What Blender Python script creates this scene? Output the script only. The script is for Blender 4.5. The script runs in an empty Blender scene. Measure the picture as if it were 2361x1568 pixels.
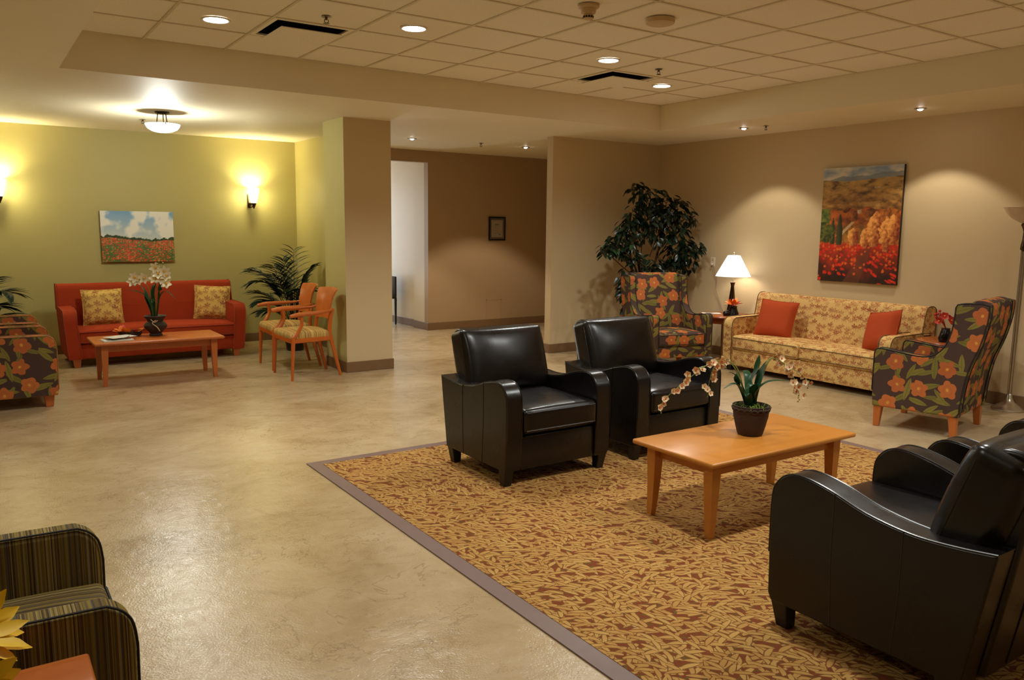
import bpy, bmesh, math, random
from mathutils import Vector, Matrix, Euler, noise
R = math.radians
PI = math.pi
rnd = random.Random(7)
SC = bpy.context.scene
COL = SC.collection

# ------------------------------------------------------------------ camera, world, exposure
F_PX, YAW, PITCH, ROLL, CAM_Z = 1851.4, 0.59599, -0.13920, 0.011336, 1.588
fw = Vector((math.sin(YAW)*math.cos(PITCH), math.cos(YAW)*math.cos(PITCH), math.sin(PITCH)))
rt = Vector((math.cos(YAW), -math.sin(YAW), 0)); up = rt.cross(fw)
rt, up = math.cos(ROLL)*rt + math.sin(ROLL)*up, -math.sin(ROLL)*rt + math.cos(ROLL)*up
cam = bpy.data.objects.new('camera', bpy.data.cameras.new('camera'))
cam.data.sensor_width = 36.0
cam.data.lens = F_PX/2361*36.0
cam.data.clip_start = .05
cm = Matrix((rt, up, -fw)).transposed().to_4x4()
cm.translation = Vector((0, 0, CAM_Z))
cam.matrix_world = cm
COL.objects.link(cam); SC.camera = cam

w = bpy.data.worlds.new('world'); SC.world = w; w.use_nodes = True
w.node_tree.nodes['Background'].inputs[0].default_value = (.02, .02, .025, 1)
w.node_tree.nodes['Background'].inputs[1].default_value = .2
vs = SC.view_settings
vs.view_transform = 'Standard'; vs.look = 'None'; vs.gamma = 1.0; vs.use_curve_mapping = False
vs.exposure = 0.8
SC.cycles.max_bounces = 8; SC.cycles.diffuse_bounces = 5; SC.cycles.sample_clamp_indirect = 6
try:
    SC.cycles.use_denoising = True; SC.cycles.denoiser = 'OPENIMAGEDENOISE'
except Exception:
    pass

CAN_W, CAN_C = 92.0, (.98, 1.0, .95)
SPOT_W, SPOT_C = 42.0, (1.0, .90, .74)
SCONCE_W, SCONCE_C = 36.0, (1.0, .90, .52)
BOWL_W, BOWL_C = 30.0, (.95, 1.0, .92)
HALL_W, HALL_C = 34.0, (.72, .86, 1.0)
TLAMP_W, TLAMP_C = 2.2, (1.0, .88, .70)

def light(name, kind, loc, power, col, rot=None, **kw):
    l = bpy.data.lights.new(name, kind); l.energy = power; l.color = col
    for k, v in kw.items(): setattr(l, k, v)
    o = bpy.data.objects.new(name, l); o.location = loc
    if rot: o.rotation_euler = rot
    COL.objects.link(o)
    return o

FT, SOF, TRAY = 0.0, 2.713, 2.994            # floor, soffit and tray heights
cans = [(1.548, 5.988), (2.768, 5.378), (4.598, 5.378), (5.818, 5.988)]
cans_off = [(2.768, 2.33), (4.598, 2.33), (5.818, 1.11)]
spots = [(7.257, 6.157), (7.35, 4.20), (4.869, 9.529), (6.633, 9.491)]
for x, y in cans + cans_off:
    light('can_light', 'SPOT', (x, y, TRAY-.012), CAN_W, CAN_C, spot_size=R(142), spot_blend=.75, shadow_soft_size=.075)
for k, (x, y) in enumerate(spots):
    light('accent_light', 'SPOT', (x, y, SOF-.02), SPOT_W*(.92 if k < 2 else 2.3), SPOT_C, spot_size=R(100), spot_blend=.28, shadow_soft_size=.025)
light('hall_daylight', 'AREA', (5.2, 14.35, 1.35), HALL_W, HALL_C, rot=(R(90), 0, R(180)), shape='RECTANGLE', size=.6, size_y=2.0)
# unseen lamps at soffit height, added out of frame as fill for the lounge
for x, y, p_ in [(-.9, 8.8, 16), (-.15, 2.75, 46), (2.2, -1.2, 12), (5.6, -1.2, 16)]:
    light('fill_lamp', 'SPOT', (x, y, SOF-.03), p_, CAN_C, spot_size=R(160), spot_blend=.6, shadow_soft_size=.09)

# ------------------------------------------------------------------ material helpers
def srgb(r, g, b):
    f = lambda c: (c/255/12.92 if c/255 <= .04045 else ((c/255+.055)/1.055)**2.4)
    return (f(r), f(g), f(b), 1)

class NT:
    def __init__(s, name, rough=.6, spec=.5, metal=0):
        s.m = bpy.data.materials.new(name); s.m.use_nodes = True
        s.t = s.m.node_tree; s.n = s.t.nodes; s.b = s.n['Principled BSDF']
        s.b.inputs['Roughness'].default_value = rough; s.b.inputs['Metallic'].default_value = metal
        s.b.inputs['Specular IOR Level'].default_value = spec
        s._tc = None
    def link(s, a, b): s.t.links.new(a, b)
    def put(s, inp, v):
        if hasattr(v, 'is_linked') or isinstance(v, bpy.types.NodeSocket): s.link(v, inp)
        else: inp.default_value = v
    def tc(s, what='Object'):
        if not s._tc: s._tc = s.n.new('ShaderNodeTexCoord')
        return s._tc.outputs[what]
    def ma(s, op, a, b=0.0, c=None, clamp=False):
        n = s.n.new('ShaderNodeMath'); n.operation = op; n.use_clamp = clamp
        s.put(n.inputs[0], a); s.put(n.inputs[1], b)
        if c is not None: s.put(n.inputs[2], c)
        return n.outputs[0]
    def vm(s, op, a, b=(0, 0, 0)):
        n = s.n.new('ShaderNodeVectorMath'); n.operation = op
        s.put(n.inputs[0], a); s.put(n.inputs[1], b); return n.outputs[0]
    def mapv(s, v, scale=(1, 1, 1), loc=(0, 0, 0), rot=(0, 0, 0)):
        n = s.n.new('ShaderNodeMapping'); s.link(v, n.inputs[0])
        n.inputs['Scale'].default_value = scale; n.inputs['Location'].default_value = loc; n.inputs['Rotation'].default_value = rot
        return n.outputs[0]
    def noise(s, v, scale=5, detail=3, rough=.5, dist=0, dim='3D'):
        n = s.n.new('ShaderNodeTexNoise'); n.noise_dimensions = dim
        if dim == '1D': s.put(n.inputs['W'], v)
        else: s.link(v, n.inputs['Vector'])
        n.inputs['Scale'].default_value = scale; n.inputs['Detail'].default_value = detail
        n.inputs['Roughness'].default_value = rough; n.inputs['Distortion'].default_value = dist
        return n.outputs['Fac']
    def voro(s, v, scale=1, rand=1, dim='2D', feat='F1'):
        n = s.n.new('ShaderNodeTexVoronoi'); n.voronoi_dimensions = dim; n.feature = feat
        s.link(v, n.inputs['Vector']); n.inputs['Scale'].default_value = scale; n.inputs['Randomness'].default_value = rand
        return n
    def ramp(s, f, stops, interp='LINEAR'):
        n = s.n.new('ShaderNodeValToRGB'); s.put(n.inputs[0], f); cr = n.color_ramp; cr.interpolation = interp
        while len(cr.elements) < len(stops): cr.elements.new(.5)
        for e, (p, c) in zip(cr.elements, stops): e.position = p; e.color = c if len(c) == 4 else (*c, 1)
        return n.outputs[0]
    def mix(s, f, a, b, mode='MIX'):
        n = s.n.new('ShaderNodeMix'); n.data_type = 'RGBA'; n.blend_type = mode
        s.put(n.inputs[0], f); s.put(n.inputs[6], a); s.put(n.inputs[7], b); return n.outputs[2]
    def sep(s, v):
        n = s.n.new('ShaderNodeSeparateXYZ'); s.link(v, n.inputs[0]); return n.outputs
    def comb(s, x, y, z=0.0):
        n = s.n.new('ShaderNodeCombineXYZ'); s.put(n.inputs[0], x); s.put(n.inputs[1], y); s.put(n.inputs[2], z); return n.outputs[0]
    def base(s, c): s.put(s.b.inputs['Base Color'], c); return s
    def rough(s, v): s.put(s.b.inputs['Roughness'], v); return s
    def bump(s, h, strength=.2, dist=.01):
        n = s.n.new('ShaderNodeBump'); n.inputs['Strength'].default_value = strength; n.inputs['Distance'].default_value = dist
        s.link(h, n.inputs['Height']); s.link(n.outputs[0], s.b.inputs['Normal']); return s

def paint(name, c, rough=.55, bump=.06, spec=.4):
    k = NT(name, rough, spec); o = k.tc()
    n = k.noise(o, 3.0, 2)
    k.base(k.mix(n, (c[0]*.95, c[1]*.95, c[2]*.94, 1), c))
    k.bump(k.noise(o, 170, 3), bump, .004); return k.m

def wood(name, c1, c2, rough=.33, scale=1.0, axis=0):
    k = NT(name, rough, .5); o = k.tc()
    sc = [26, 26, 26]; sc[axis] = 1.7
    n = k.noise(k.mapv(o, tuple(q*scale for q in sc)), 1.0, 5, .6, .6)
    n2 = k.noise(o, 3.0*scale, 2)
    k.base(k.mix(k.ma('ADD', k.ma('MULTIPLY', n, .75), k.ma('MULTIPLY', n2, .3)), c1, c2))
    k.bump(n, .03, .002); return k.m

def plain(name, c, rough=.5, metal=0, spec=.5, bump=0, bs=60):
    k = NT(name, rough, spec, metal); o = k.tc()
    n = k.noise(o, bs*.3, 2)
    k.base(k.mix(n, tuple(q*.88 for q in c[:3])+(1,), tuple(min(1, q*1.08) for q in c[:3])+(1,)))
    if bump: k.bump(k.noise(o, bs, 3), bump, .004)
    return k.m

def emit(name, c, strength):
    k = NT(name, .4); k.base((.9, .9, .9, 1))
    k.b.inputs['Emission Color'].default_value = (*c, 1); k.b.inputs['Emission Strength'].default_value = strength
    return k.m

def cell_local(k, v, rand=.6, spin=1.0):
    """2-D cells: position relative to the cell centre turned by the cell's own angle, and a random value"""
    vo = k.voro(v, 1.0, rand)
    d = k.vm('SUBTRACT', v, vo.outputs['Position']); s = k.sep(d)
    rc = k.sep(vo.outputs['Color']); a = k.ma('MULTIPLY', rc[0], 6.283*spin)
    ca, sa = k.ma('COSINE', a), k.ma('SINE', a)
    x = k.ma('SUBTRACT', k.ma('MULTIPLY', s[0], ca), k.ma('MULTIPLY', s[1], sa))
    y = k.ma('ADD', k.ma('MULTIPLY', s[0], sa), k.ma('MULTIPLY', s[1], ca))
    return x, y, rc[1], rc[2]

def ell(k, x, y, ax, ay):
    """leaf-shaped mask, pointed at both ends"""
    q = k.ma('SUBTRACT', 1.0, k.ma('POWER', k.ma('ABSOLUTE', k.ma('DIVIDE', x, ax)), 2.0))
    return k.ma('LESS_THAN', k.ma('ABSOLUTE', y), k.ma('MULTIPLY', q, ay))

def petals(k, x, y, r0, amp, n):
    r = k.ma('SQRT', k.ma('ADD', k.ma('MULTIPLY', x, x), k.ma('MULTIPLY', y, y)))
    a = k.ma('ARCTAN2', y, x)
    lim = k.ma('ADD', r0, k.ma('MULTIPLY', k.ma('ABSOLUTE', k.ma('COSINE', k.ma('MULTIPLY', a, n/2))), amp))
    return k.ma('LESS_THAN', r, lim), r

def floral():
    k = NT('floral_upholstery', .85, .25); uv = k.tc('UV')
    col = srgb(74, 55, 47)
    wob = k.ma('MULTIPLY', k.ma('SUBTRACT', k.noise(uv, 40, 2), .5), .03)
    for sc, off, ax, ay in ((6.0, (.3, .7, 0), .50, .13), (5.2, (2.9, 1.4, 0), .52, .12), (6.6, (5.9, 3.3, 0), .50, .115)):
        v = k.mapv(uv, (sc, sc, sc), off)
        x, y, r1, r2 = cell_local(k, v, .75)
        m = k.ma('MULTIPLY', ell(k, x, k.ma('ADD', y, wob), ax, ay), k.ma('GREATER_THAN', r1, .12))
        g = k.mix(r2, srgb(112, 104, 46), srgb(132, 120, 54))
        vein = k.ma('LESS_THAN', k.ma('ABSOLUTE', y), .008)
        col = k.mix(m, col, k.mix(vein, g, srgb(92, 78, 38)))
    v = k.mapv(uv, (4.9, 4.9, 4.9), (.15, .4, 0))
    x, y, r1, r2 = cell_local(k, v, .5)
    wx = k.ma('MULTIPLY', k.ma('SUBTRACT', k.noise(v, 2.2, 1), .5), .22)
    m, r = petals(k, k.ma('ADD', x, wx), k.ma('SUBTRACT', y, k.ma('MULTIPLY', wx, .8)), .25, .095, 5)
    c = k.mix(r2, srgb(172, 94, 50), srgb(190, 108, 54))
    c = k.mix(k.ma('LESS_THAN', r, .055), c, srgb(206, 150, 62))
    c = k.mix(k.ma('MULTIPLY', k.ma('LESS_THAN', k.ma('ABSOLUTE', k.ma('SUBTRACT', r, .15)), .012), .35), c, srgb(150, 78, 40))
    k.base(k.mix(m, col, c))
    k.bump(k.noise(uv, 700, 1), .15, .002); return k.m

def cream_leaf(name, bg, leaf, sc=12.0):
    """small upright sprigs: a stem with paired leaflets in every cell"""
    k = NT(name, .8, .3); uv = k.tc('UV')
    col = k.mix(k.noise(uv, 30, 2), bg, tuple(q*.9 for q in bg[:3])+(1,))
    for off, s_, th in (((0, 0, 0), sc, 1.0), ((4.37, 2.21, 0), sc*1.1, .8)):
        v = k.mapv(uv, (s_, s_*.85, s_), off)
        vo = k.voro(v, 1.0, .78); q = k.sep(k.vm('SUBTRACT', v, vo.outputs['Position'])); rc = k.sep(vo.outputs['Color'])
        lean = k.ma('MULTIPLY', k.ma('SUBTRACT', rc[0], .5), 1.3)
        x = k.ma('ADD', q[0], k.ma('MULTIPLY', q[1], lean)); y = k.ma('ADD', q[1], .12)
        ax_ = k.ma('ABSOLUTE', x)
        # fan of leaflets: angular lobes above the base point
        r = k.ma('SQRT', k.ma('ADD', k.ma('MULTIPLY', x, x), k.ma('MULTIPLY', y, y)))
        an = k.ma('ARCTAN2', x, y)
        lobe = k.ma('ADD', .16, k.ma('MULTIPLY', k.ma('ABSOLUTE', k.ma('COSINE', k.ma('MULTIPLY', an, 3.0))), .30))
        fan = k.ma('MULTIPLY', k.ma('LESS_THAN', r, lobe), k.ma('LESS_THAN', k.ma('ABSOLUTE', an), 2.0))
        slit = k.ma('GREATER_THAN', k.ma('ABSOLUTE', k.ma('COSINE', k.ma('MULTIPLY', an, 3.0))), .32)
        fan = k.ma('MULTIPLY', fan, k.ma('MAXIMUM', slit, k.ma('LESS_THAN', r, .13)))
        stem = k.ma('MULTIPLY', k.ma('LESS_THAN', ax_, .022), k.ma('MULTIPLY', k.ma('LESS_THAN', y, .05), k.ma('GREATER_THAN', y, -.42)))
        m = k.ma('MAXIMUM', fan, stem)
        col = k.mix(k.ma('MULTIPLY', m, k.ma('ADD', .45*th, k.ma('MULTIPLY', rc[1], .5*th))), col, k.mix(rc[2], leaf, tuple(q_*.66 for q_ in leaf[:3])+(1,)))
    k.base(col); k.bump(k.noise(uv, 600, 1), .15, .002); return k.m

def rug_mat():
    k = NT('leaf_carpet', .95, .1); uv = k.tc('UV')
    pn = k.noise(uv, 9, 2)
    col = k.mix(k.noise(uv, 60, 2), srgb(112, 50, 34), srgb(140, 76, 44))
    col = k.mix(k.ma('GREATER_THAN', k.noise(k.mapv(uv, (1, 1, 1), (5, 3, 0)), 48, 2), .60), col, srgb(98, 92, 46))
    lay = ((13.0, (0, 0, 0), .86, .155, -1.15), (14.5, (3.7, 1.9, 0), .80, .150, -.62), (16.0, (8.1, 6.3, 0), .78, .150, -1.60), (13.8, (1.3, 9.7, 0), .74, .150, -.30), (15.2, (6.2, 4.4, 0), .70, .145, -1.05))
    for sc, off, ax, ay, a0 in lay:
        v = k.mapv(uv, (sc, sc, sc), off)
        vo = k.voro(v, 1.0, .95)
        d = k.vm('SUBTRACT', v, vo.outputs['Position']); q = k.sep(d); rc = k.sep(vo.outputs['Color'])
        # leaflets of one frond share a direction: angle from a slow noise read at the cell's own centre
        n_ = k.noise(vo.outputs['Position'], .16, 1)
        a = k.ma('ADD', k.ma('ADD', a0, k.ma('MULTIPLY', k.ma('SUBTRACT', n_, .5), 4.2)), k.ma('MULTIPLY', k.ma('SUBTRACT', rc[0], .5), .9))
        ca, sa = k.ma('COSINE', a), k.ma('SINE', a)
        x = k.ma('ADD', k.ma('MULTIPLY', q[0], ca), k.ma('MULTIPLY', q[1], sa))
        y = k.ma('SUBTRACT', k.ma('MULTIPLY', q[1], ca), k.ma('MULTIPLY', q[0], sa))
        y = k.ma('ADD', y, k.ma('MULTIPLY', k.ma('MULTIPLY', x, x), .18))
        rim = k.mix(rc[1], srgb(128, 66, 38), srgb(120, 88, 46))
        col = k.mix(k.ma('MULTIPLY', ell(k, x, y, ax, ay*1.45), k.ma('GREATER_THAN', rc[2], .12)), col, rim)
        g = k.mix(k.ma('ADD', k.ma('MULTIPLY', rc[1], .7), k.ma('MULTIPLY', x, .4)), srgb(190, 144, 78), srgb(212, 168, 98))
        col = k.mix(k.ma('MULTIPLY', ell(k, x, y, ax*.95, ay), k.ma('GREATER_THAN', rc[2], .12)), col, g)
    nn = k.noise(uv, 900, 2)
    col = k.mix(k.ma('MULTIPLY', nn, .30), col, srgb(120, 84, 44))
    k.base(col); k.bump(nn, .5, .004); return k.m

def stripes(name, vertical_stops, sc=1.0):
    k = NT(name, .8, .25); s = k.sep(k.tc('UV')); u = s[0]
    n1 = k.noise(k.ma('FLOOR', k.ma('MULTIPLY', u, 330*sc)), 7.31, 0, dim='1D')
    n2 = k.noise(k.ma('FLOOR', k.ma('MULTIPLY', u, 95*sc)), 3.7, 0, dim='1D')
    f = k.ma('ADD', k.ma('MULTIPLY', n1, .6), k.ma('MULTIPLY', n2, .4))
    k.base(k.ramp(f, vertical_stops, 'CONSTANT')); k.bump(k.noise(k.tc('UV'), 600, 1), .15, .002); return k.m

def leather():
    k = NT('dark_brown_leather', .3, .5); o = k.tc()
    n = k.noise(o, 7, 3)
    k.base(k.mix(n, srgb(13, 10, 9), srgb(20, 14, 13)))
    k.rough(k.ma('ADD', .22, k.ma('MULTIPLY', k.noise(o, 11, 2), .14)))
    k.bump(k.noise(o, 180, 1), .025, .002); return k.m

def floor_mat():
    k = NT('trowelled_floor', .3, .5); o = k.tc()
    w1 = k.mapv(o, (1, 1.25, 1), rot=(0, 0, R(-24)))
    a = k.noise(w1, .8, 4, .62, .8); b = k.noise(w1, 2.6, 7, .66, .7); c = k.noise(o, 16, 5, .7, .8); sp = k.noise(o, 120, 2)
    f = k.ma('ADD', k.ma('ADD', k.ma('MULTIPLY', a, .55), k.ma('MULTIPLY', b, .34)), k.ma('MULTIPLY', c, .14))
    col = k.ramp(f, [(.34, srgb(150, 124, 86)), (.46, srgb(174, 149, 110)), (.56, srgb(186, 162, 124)), (.72, srgb(198, 177, 142))])
    blot = k.ma('MULTIPLY', k.ma('GREATER_THAN', k.ma('MULTIPLY', k.noise(w1, 2.1, 5, .7, 2), k.ma('ADD', .50, k.ma('MULTIPLY', sp, .9))), .58), .26)
    col = k.mix(blot, col, srgb(126, 102, 66))
    vein = k.ma('LESS_THAN', k.ma('ABSOLUTE', k.ma('SUBTRACT', k.noise(w1, 1.7, 5, .62, .5), .5)), .0045)
    vein = k.ma('MULTIPLY', k.ma('MULTIPLY', vein, k.ma('GREATER_THAN', k.noise(o, 1.1, 2), .5)), .30)
    col = k.mix(vein, col, srgb(112, 90, 58))
    k.base(col)
    k.rough(k.ma('ADD', .10, k.ma('MULTIPLY', b, .22)))
    h = k.ma('ADD', k.ma('MULTIPLY', b, .5), k.ma('ADD', k.ma('MULTIPLY', c, .35), k.ma('MULTIPLY', sp, .16)))
    k.bump(h, .30, .02); return k.m

def attr_mat(name):
    k = NT(name, .5, .35); n = k.n.new('ShaderNodeVertexColor'); n.layer_name = 'Col'
    k.base(n.outputs[0]); k.bump(k.noise(k.tc(), 220, 2), .2, .002); return k.m

M = {}
M['tan'] = paint('tan_wall_paint', srgb(206, 184, 144))
M['olive'] = paint('olive_wall_tone', srgb(184, 172, 108))
M['brown'] = paint('brown_wall_paint', srgb(172, 142, 106))
M['pale'] = paint('pale_wall_paint', srgb(222, 206, 180))
M['sof'] = paint('soffit_paint', srgb(234, 222, 192), .58, .03, .2)
M['tile'] = None
k = NT('acoustic_tile', .9, .2); o = k.tc(); n = k.noise(o, 150, 3, .7)
k.base(k.mix(k.ma('LESS_THAN', n, .40), srgb(240, 232, 212), srgb(214, 204, 180))); k.bump(n, .4, .004); M['tile'] = k.m
M['grid'] = plain('ceiling_grid_metal', srgb(214, 202, 174), .5)
M['base'] = plain('vinyl_baseboard', srgb(122, 92, 60), .45)
M['floor'] = floor_mat()
M['rug'] = rug_mat()
M['mauve'] = plain('mauve_vinyl_edge', srgb(124, 100, 92), .42)
M['leather'] = leather()
M['seam'] = plain('leather_welt', srgb(24, 16, 14), .3)
M['blackwood'] = plain('black_leg', srgb(20, 16, 14), .4)
M['wood'] = wood('honey_maple', srgb(176, 106, 38), srgb(206, 138, 58), .3)
M['wood2'] = wood('amber_wood', srgb(168, 86, 34), srgb(196, 110, 48), .32, 1.0, 2)
M['chwood'] = wood('orange_beech', srgb(170, 80, 24), srgb(198, 104, 34), .28, 1.2, 2)
M['cherry'] = wood('cherry_wood', srgb(138, 66, 28), srgb(176, 92, 42), .25)
M['floral'] = floral()
M['cream'] = cream_leaf('cream_leaf_upholstery', srgb(220, 182, 112), srgb(170, 92, 54), 13.0)
M['gold'] = cream_leaf('gold_flower_cushion', srgb(210, 172, 88), srgb(160, 88, 54), 11.5)
M['rust'] = plain('rust_upholstery', srgb(156, 52, 18), .85, 0, .2, .25, 500)
M['rustpil'] = plain('rust_pillow_fabric', srgb(172, 68, 30), .85, 0, .2, .3, 400)
M['creamweld'] = plain('olive_piping', srgb(110, 82, 40), .7)
M['floralweld'] = plain('gold_brown_piping', srgb(150, 96, 40), .7)
M['darkweld'] = plain('black_piping', srgb(26, 20, 16), .7)
M['rustweld'] = plain('rust_piping', srgb(150, 54, 24), .8)
M['stripe'] = stripes('olive_striped_upholstery', [(0, srgb(60, 48, 30)), (.36, srgb(110, 92, 48)), (.43, srgb(78, 60, 36)), (.48, srgb(134, 112, 46)), (.53, srgb(96, 78, 48)), (.58, srgb(150, 130, 84)), (.62, srgb(84, 88, 80)), (.66, srgb(120, 104, 50))])
M['chseat'] = stripes('gold_striped_seat', [(0, srgb(164, 124, 64)), (.42, srgb(192, 156, 84)), (.52, srgb(156, 104, 58)), (.55, srgb(200, 166, 92)), (.66, srgb(142, 120, 66))], .55)
M['steel'] = plain('brushed_nickel', srgb(196, 188, 174), .34, 1)
M['bronze'] = plain('dark_bronze', srgb(92, 76, 60), .25, 1)
M['frost'] = plain('frosted_bowl_glass', srgb(216, 200, 176), .25)
M['can'] = emit('can_lens', (1, .97, .92), 14)
M['bulb'] = emit('halogen_bulb', (1, .95, .86), 40)
M['bowl'] = emit('lit_bowl_glass', (.97, 1, .97), 1.7)
M['shade'] = emit('lit_lamp_shade', (1, .96, .92), .85)
M['sconce'] = emit('lit_sconce_glass', (1, .92, .62), 9)
M['white'] = plain('white_plastic', srgb(226, 214, 194), .45)
M['device'] = plain('ceiling_device_plastic', srgb(204, 178, 138), .5)
M['black'] = plain('black_void', srgb(14, 11, 9), .8)
M['frame'] = plain('black_frame', srgb(16, 14, 13), .35)
M['pot'] = plain('aged_pot_clay', srgb(66, 50, 42), .75, 0, .3, .7, 90)
M['urn'] = plain('dark_urn', srgb(58, 46, 38), .6, 0, .3, .5, 80)
M['gloss'] = plain('black_ceramic', srgb(14, 12, 12), .15)
M['soil'] = plain('soil', srgb(40, 32, 22), .95, 0, .1, .8, 60)
M['moss'] = plain('moss', srgb(110, 130, 40), .9)
M['leafdk'] = plain('dark_leaf', srgb(16, 36, 20), .32)
M['leafmd'] = plain('green_leaf', srgb(30, 66, 32), .35)
M['palmleaf'] = plain('palm_leaf', srgb(22, 42, 26), .45)
M['orchleaf'] = plain('orchid_leaf', srgb(46, 92, 56), .32)
M['stem'] = plain('green_stem', srgb(128, 134, 62), .5)
M['bark'] = plain('bark', srgb(60, 42, 28), .85, 0, .2, .6, 60)
M['petal'] = plain('cream_pink_petal', srgb(238, 210, 164), .6)
M['pcent'] = plain('orange_lip', srgb(222, 92, 40), .5)
M['wpetal'] = plain('white_petal', srgb(240, 230, 200), .6)
M['ycent'] = plain('yellow_throat', srgb(228, 178, 50), .5)
M['sunpet'] = plain('golden_petal', srgb(252, 204, 20), .55)
M['sundisc'] = plain('brown_disc', srgb(48, 28, 14), .9, 0, .2, .8, 200)
M['orangeleaf'] = plain('orange_leaf', srgb(232, 118, 22), .5)
M['redflower'] = plain('red_flower', srgb(196, 40, 26), .5)
M['paper'] = plain('paper', srgb(214, 210, 196), .6)
M['ink'] = plain('grey_print', srgb(120, 116, 108), .6)
M['redink'] = plain('red_print', srgb(196, 90, 50), .6)
M['blueink'] = plain('blue_print', srgb(70, 130, 170), .6)
M['cert'] = plain('certificate_paper', srgb(196, 170, 140), .35)
M['matb'] = plain('brown_mat', srgb(120, 88, 56), .5)
M['cord'] = plain('clear_brown_cord', srgb(150, 120, 90), .4)
M['canvas'] = attr_mat('painted_canvas')
M['canvasedge'] = plain('canvas_edge', srgb(52, 36, 24), .8)

# ------------------------------------------------------------------ mesh helpers
def box_uv(bm):
    uv = bm.loops.layers.uv.get('UV') or bm.loops.layers.uv.new('UV')
    for f in bm.faces:
        n = f.normal; a = max(range(3), key=lambda i: abs(n[i]))
        for l in f.loops:
            c = l.vert.co
            l[uv].uv = (c.y, c.z) if a == 0 else ((c.x, c.z) if a == 1 else (c.x, c.y))

def mesh_of(name, bm, mat, smooth=True, ang=38):
    bm.normal_update(); box_uv(bm)
    if name == 'arm' and mat.name.startswith('olive_striped'):      # stripes run across the arm tops
        uv = bm.loops.layers.uv['UV']
        for f in bm.faces:
            if abs(f.normal.x) < .7:
                for l in f.loops: l[uv].uv = (l.vert.co.y-.6*l.vert.co.z*(l.vert.co.y < -.33), l.vert.co.x)
    me = bpy.data.meshes.new(name); bm.to_mesh(me); bm.free()
    me.materials.append(mat)
    if smooth:
        me.polygons.foreach_set('use_smooth', [True]*len(me.polygons))
        me.set_sharp_from_angle(angle=R(ang))
    return me

def obj(name, bm, mat, parent=None, smooth=True, ang=38):
    me = bm if isinstance(bm, bpy.types.Mesh) else mesh_of(name, bm, mat, smooth, ang)
    o = bpy.data.objects.new(name, me); COL.objects.link(o)
    if parent is not None: o.parent = parent
    if smooth and any(p.loop_total > 8 for p in me.polygons):      # flat side panels stay flat beside their rounded edges
        wn = o.modifiers.new('weighted_normal', 'WEIGHTED_NORMAL'); wn.keep_sharp = True; wn.weight = 100
    return o

def tag(o, label, cat, group=None):
    o['label'] = label; o['category'] = cat
    if group: o['group'] = group
    return o

def thing(name, label, cat, loc=(0, 0, 0), rz=0, group=None):
    o = bpy.data.objects.new(name, None); o.empty_display_size = .1; COL.objects.link(o)
    o.location = loc; o.rotation_euler = (0, 0, rz)
    return tag(o, label, cat, group)

def struct(name, bm, mat, parent=None, smooth=False):
    o = obj(name, bm, mat, parent, smooth)
    if parent is None: o['kind'] = 'structure'
    return o

def dup(root, loc, rz=None, label=None, group=None):
    r = root.copy(); COL.objects.link(r); r.location = loc
    if rz is not None: r.rotation_euler = (0, 0, rz)
    if label: r['label'] = label
    if group: r['group'] = group
    for ch in list(root.children):
        c = ch.copy(); COL.objects.link(c); c.parent = r
        for g in list(ch.children):
            d = g.copy(); COL.objects.link(d); d.parent = c
    return r

def add_box(bm, x0, x1, y0, y1, z0, z1, bev=0, seg=2):
    vs = [bm.verts.new(p) for p in ((x0, y0, z0), (x1, y0, z0), (x1, y1, z0), (x0, y1, z0), (x0, y0, z1), (x1, y0, z1), (x1, y1, z1), (x0, y1, z1))]
    fs = [bm.faces.new([vs[i] for i in q]) for q in ((3, 2, 1, 0), (4, 5, 6, 7), (0, 1, 5, 4), (1, 2, 6, 5), (2, 3, 7, 6), (3, 0, 4, 7))]
    if bev:
        es = list({e for f in fs for e in f.edges})
        bmesh.ops.bevel(bm, geom=es, offset=bev, segments=seg, profile=.5, affect='EDGES')
    return bm

def bx(*a, **k): return add_box(bmesh.new(), *a, **k)

def add_prism(bm, pts, a0, a1, axis=0, bev=0, seg=2):
    """profile pts extruded along an axis; for axis 0 pts are (y,z), 1: (x,z), 2: (x,y)"""
    def P(p, a): return (a, p[0], p[1]) if axis == 0 else ((p[0], a, p[1]) if axis == 1 else (p[0], p[1], a))
    v0 = [bm.verts.new(P(p, a0)) for p in pts]; v1 = [bm.verts.new(P(p, a1)) for p in pts]
    n = len(pts)
    f0 = bm.faces.new(v0); f1 = bm.faces.new(v1[::-1]); fs = [f0, f1]
    for i in range(n): fs.append(bm.faces.new((v0[i], v1[i], v1[(i+1) % n], v0[(i+1) % n])))
    bmesh.ops.recalc_face_normals(bm, faces=fs)
    if bev:
        es = list(f0.edges)+list(f1.edges)
        bmesh.ops.bevel(bm, geom=es, offset=bev, segments=seg, profile=.5, affect='EDGES', clamp_overlap=True)
    return bm

def prism(*a, **k): return add_prism(bmesh.new(), *a, **k)

def crv(pts, n=6, closed=False):
    """Catmull-Rom through points"""
    P = [Vector(p) for p in pts]; out = []
    m = len(P); rng = m if closed else m-1
    for i in range(rng):
        p0 = P[i-1] if (closed or i > 0) else P[0]
        p1, p2 = P[i], P[(i+1) % m]
        p3 = P[(i+2) % m] if (closed or i+2 < m) else P[-1]
        for j in range(n):
            t = j/n
            out.append(.5*((2*p1)+(p2-p0)*t+(2*p0-5*p1+4*p2-p3)*t*t+(3*p1-p0-3*p2+p3)*t**3))
    if not closed: out.append(P[-1])
    return out

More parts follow.
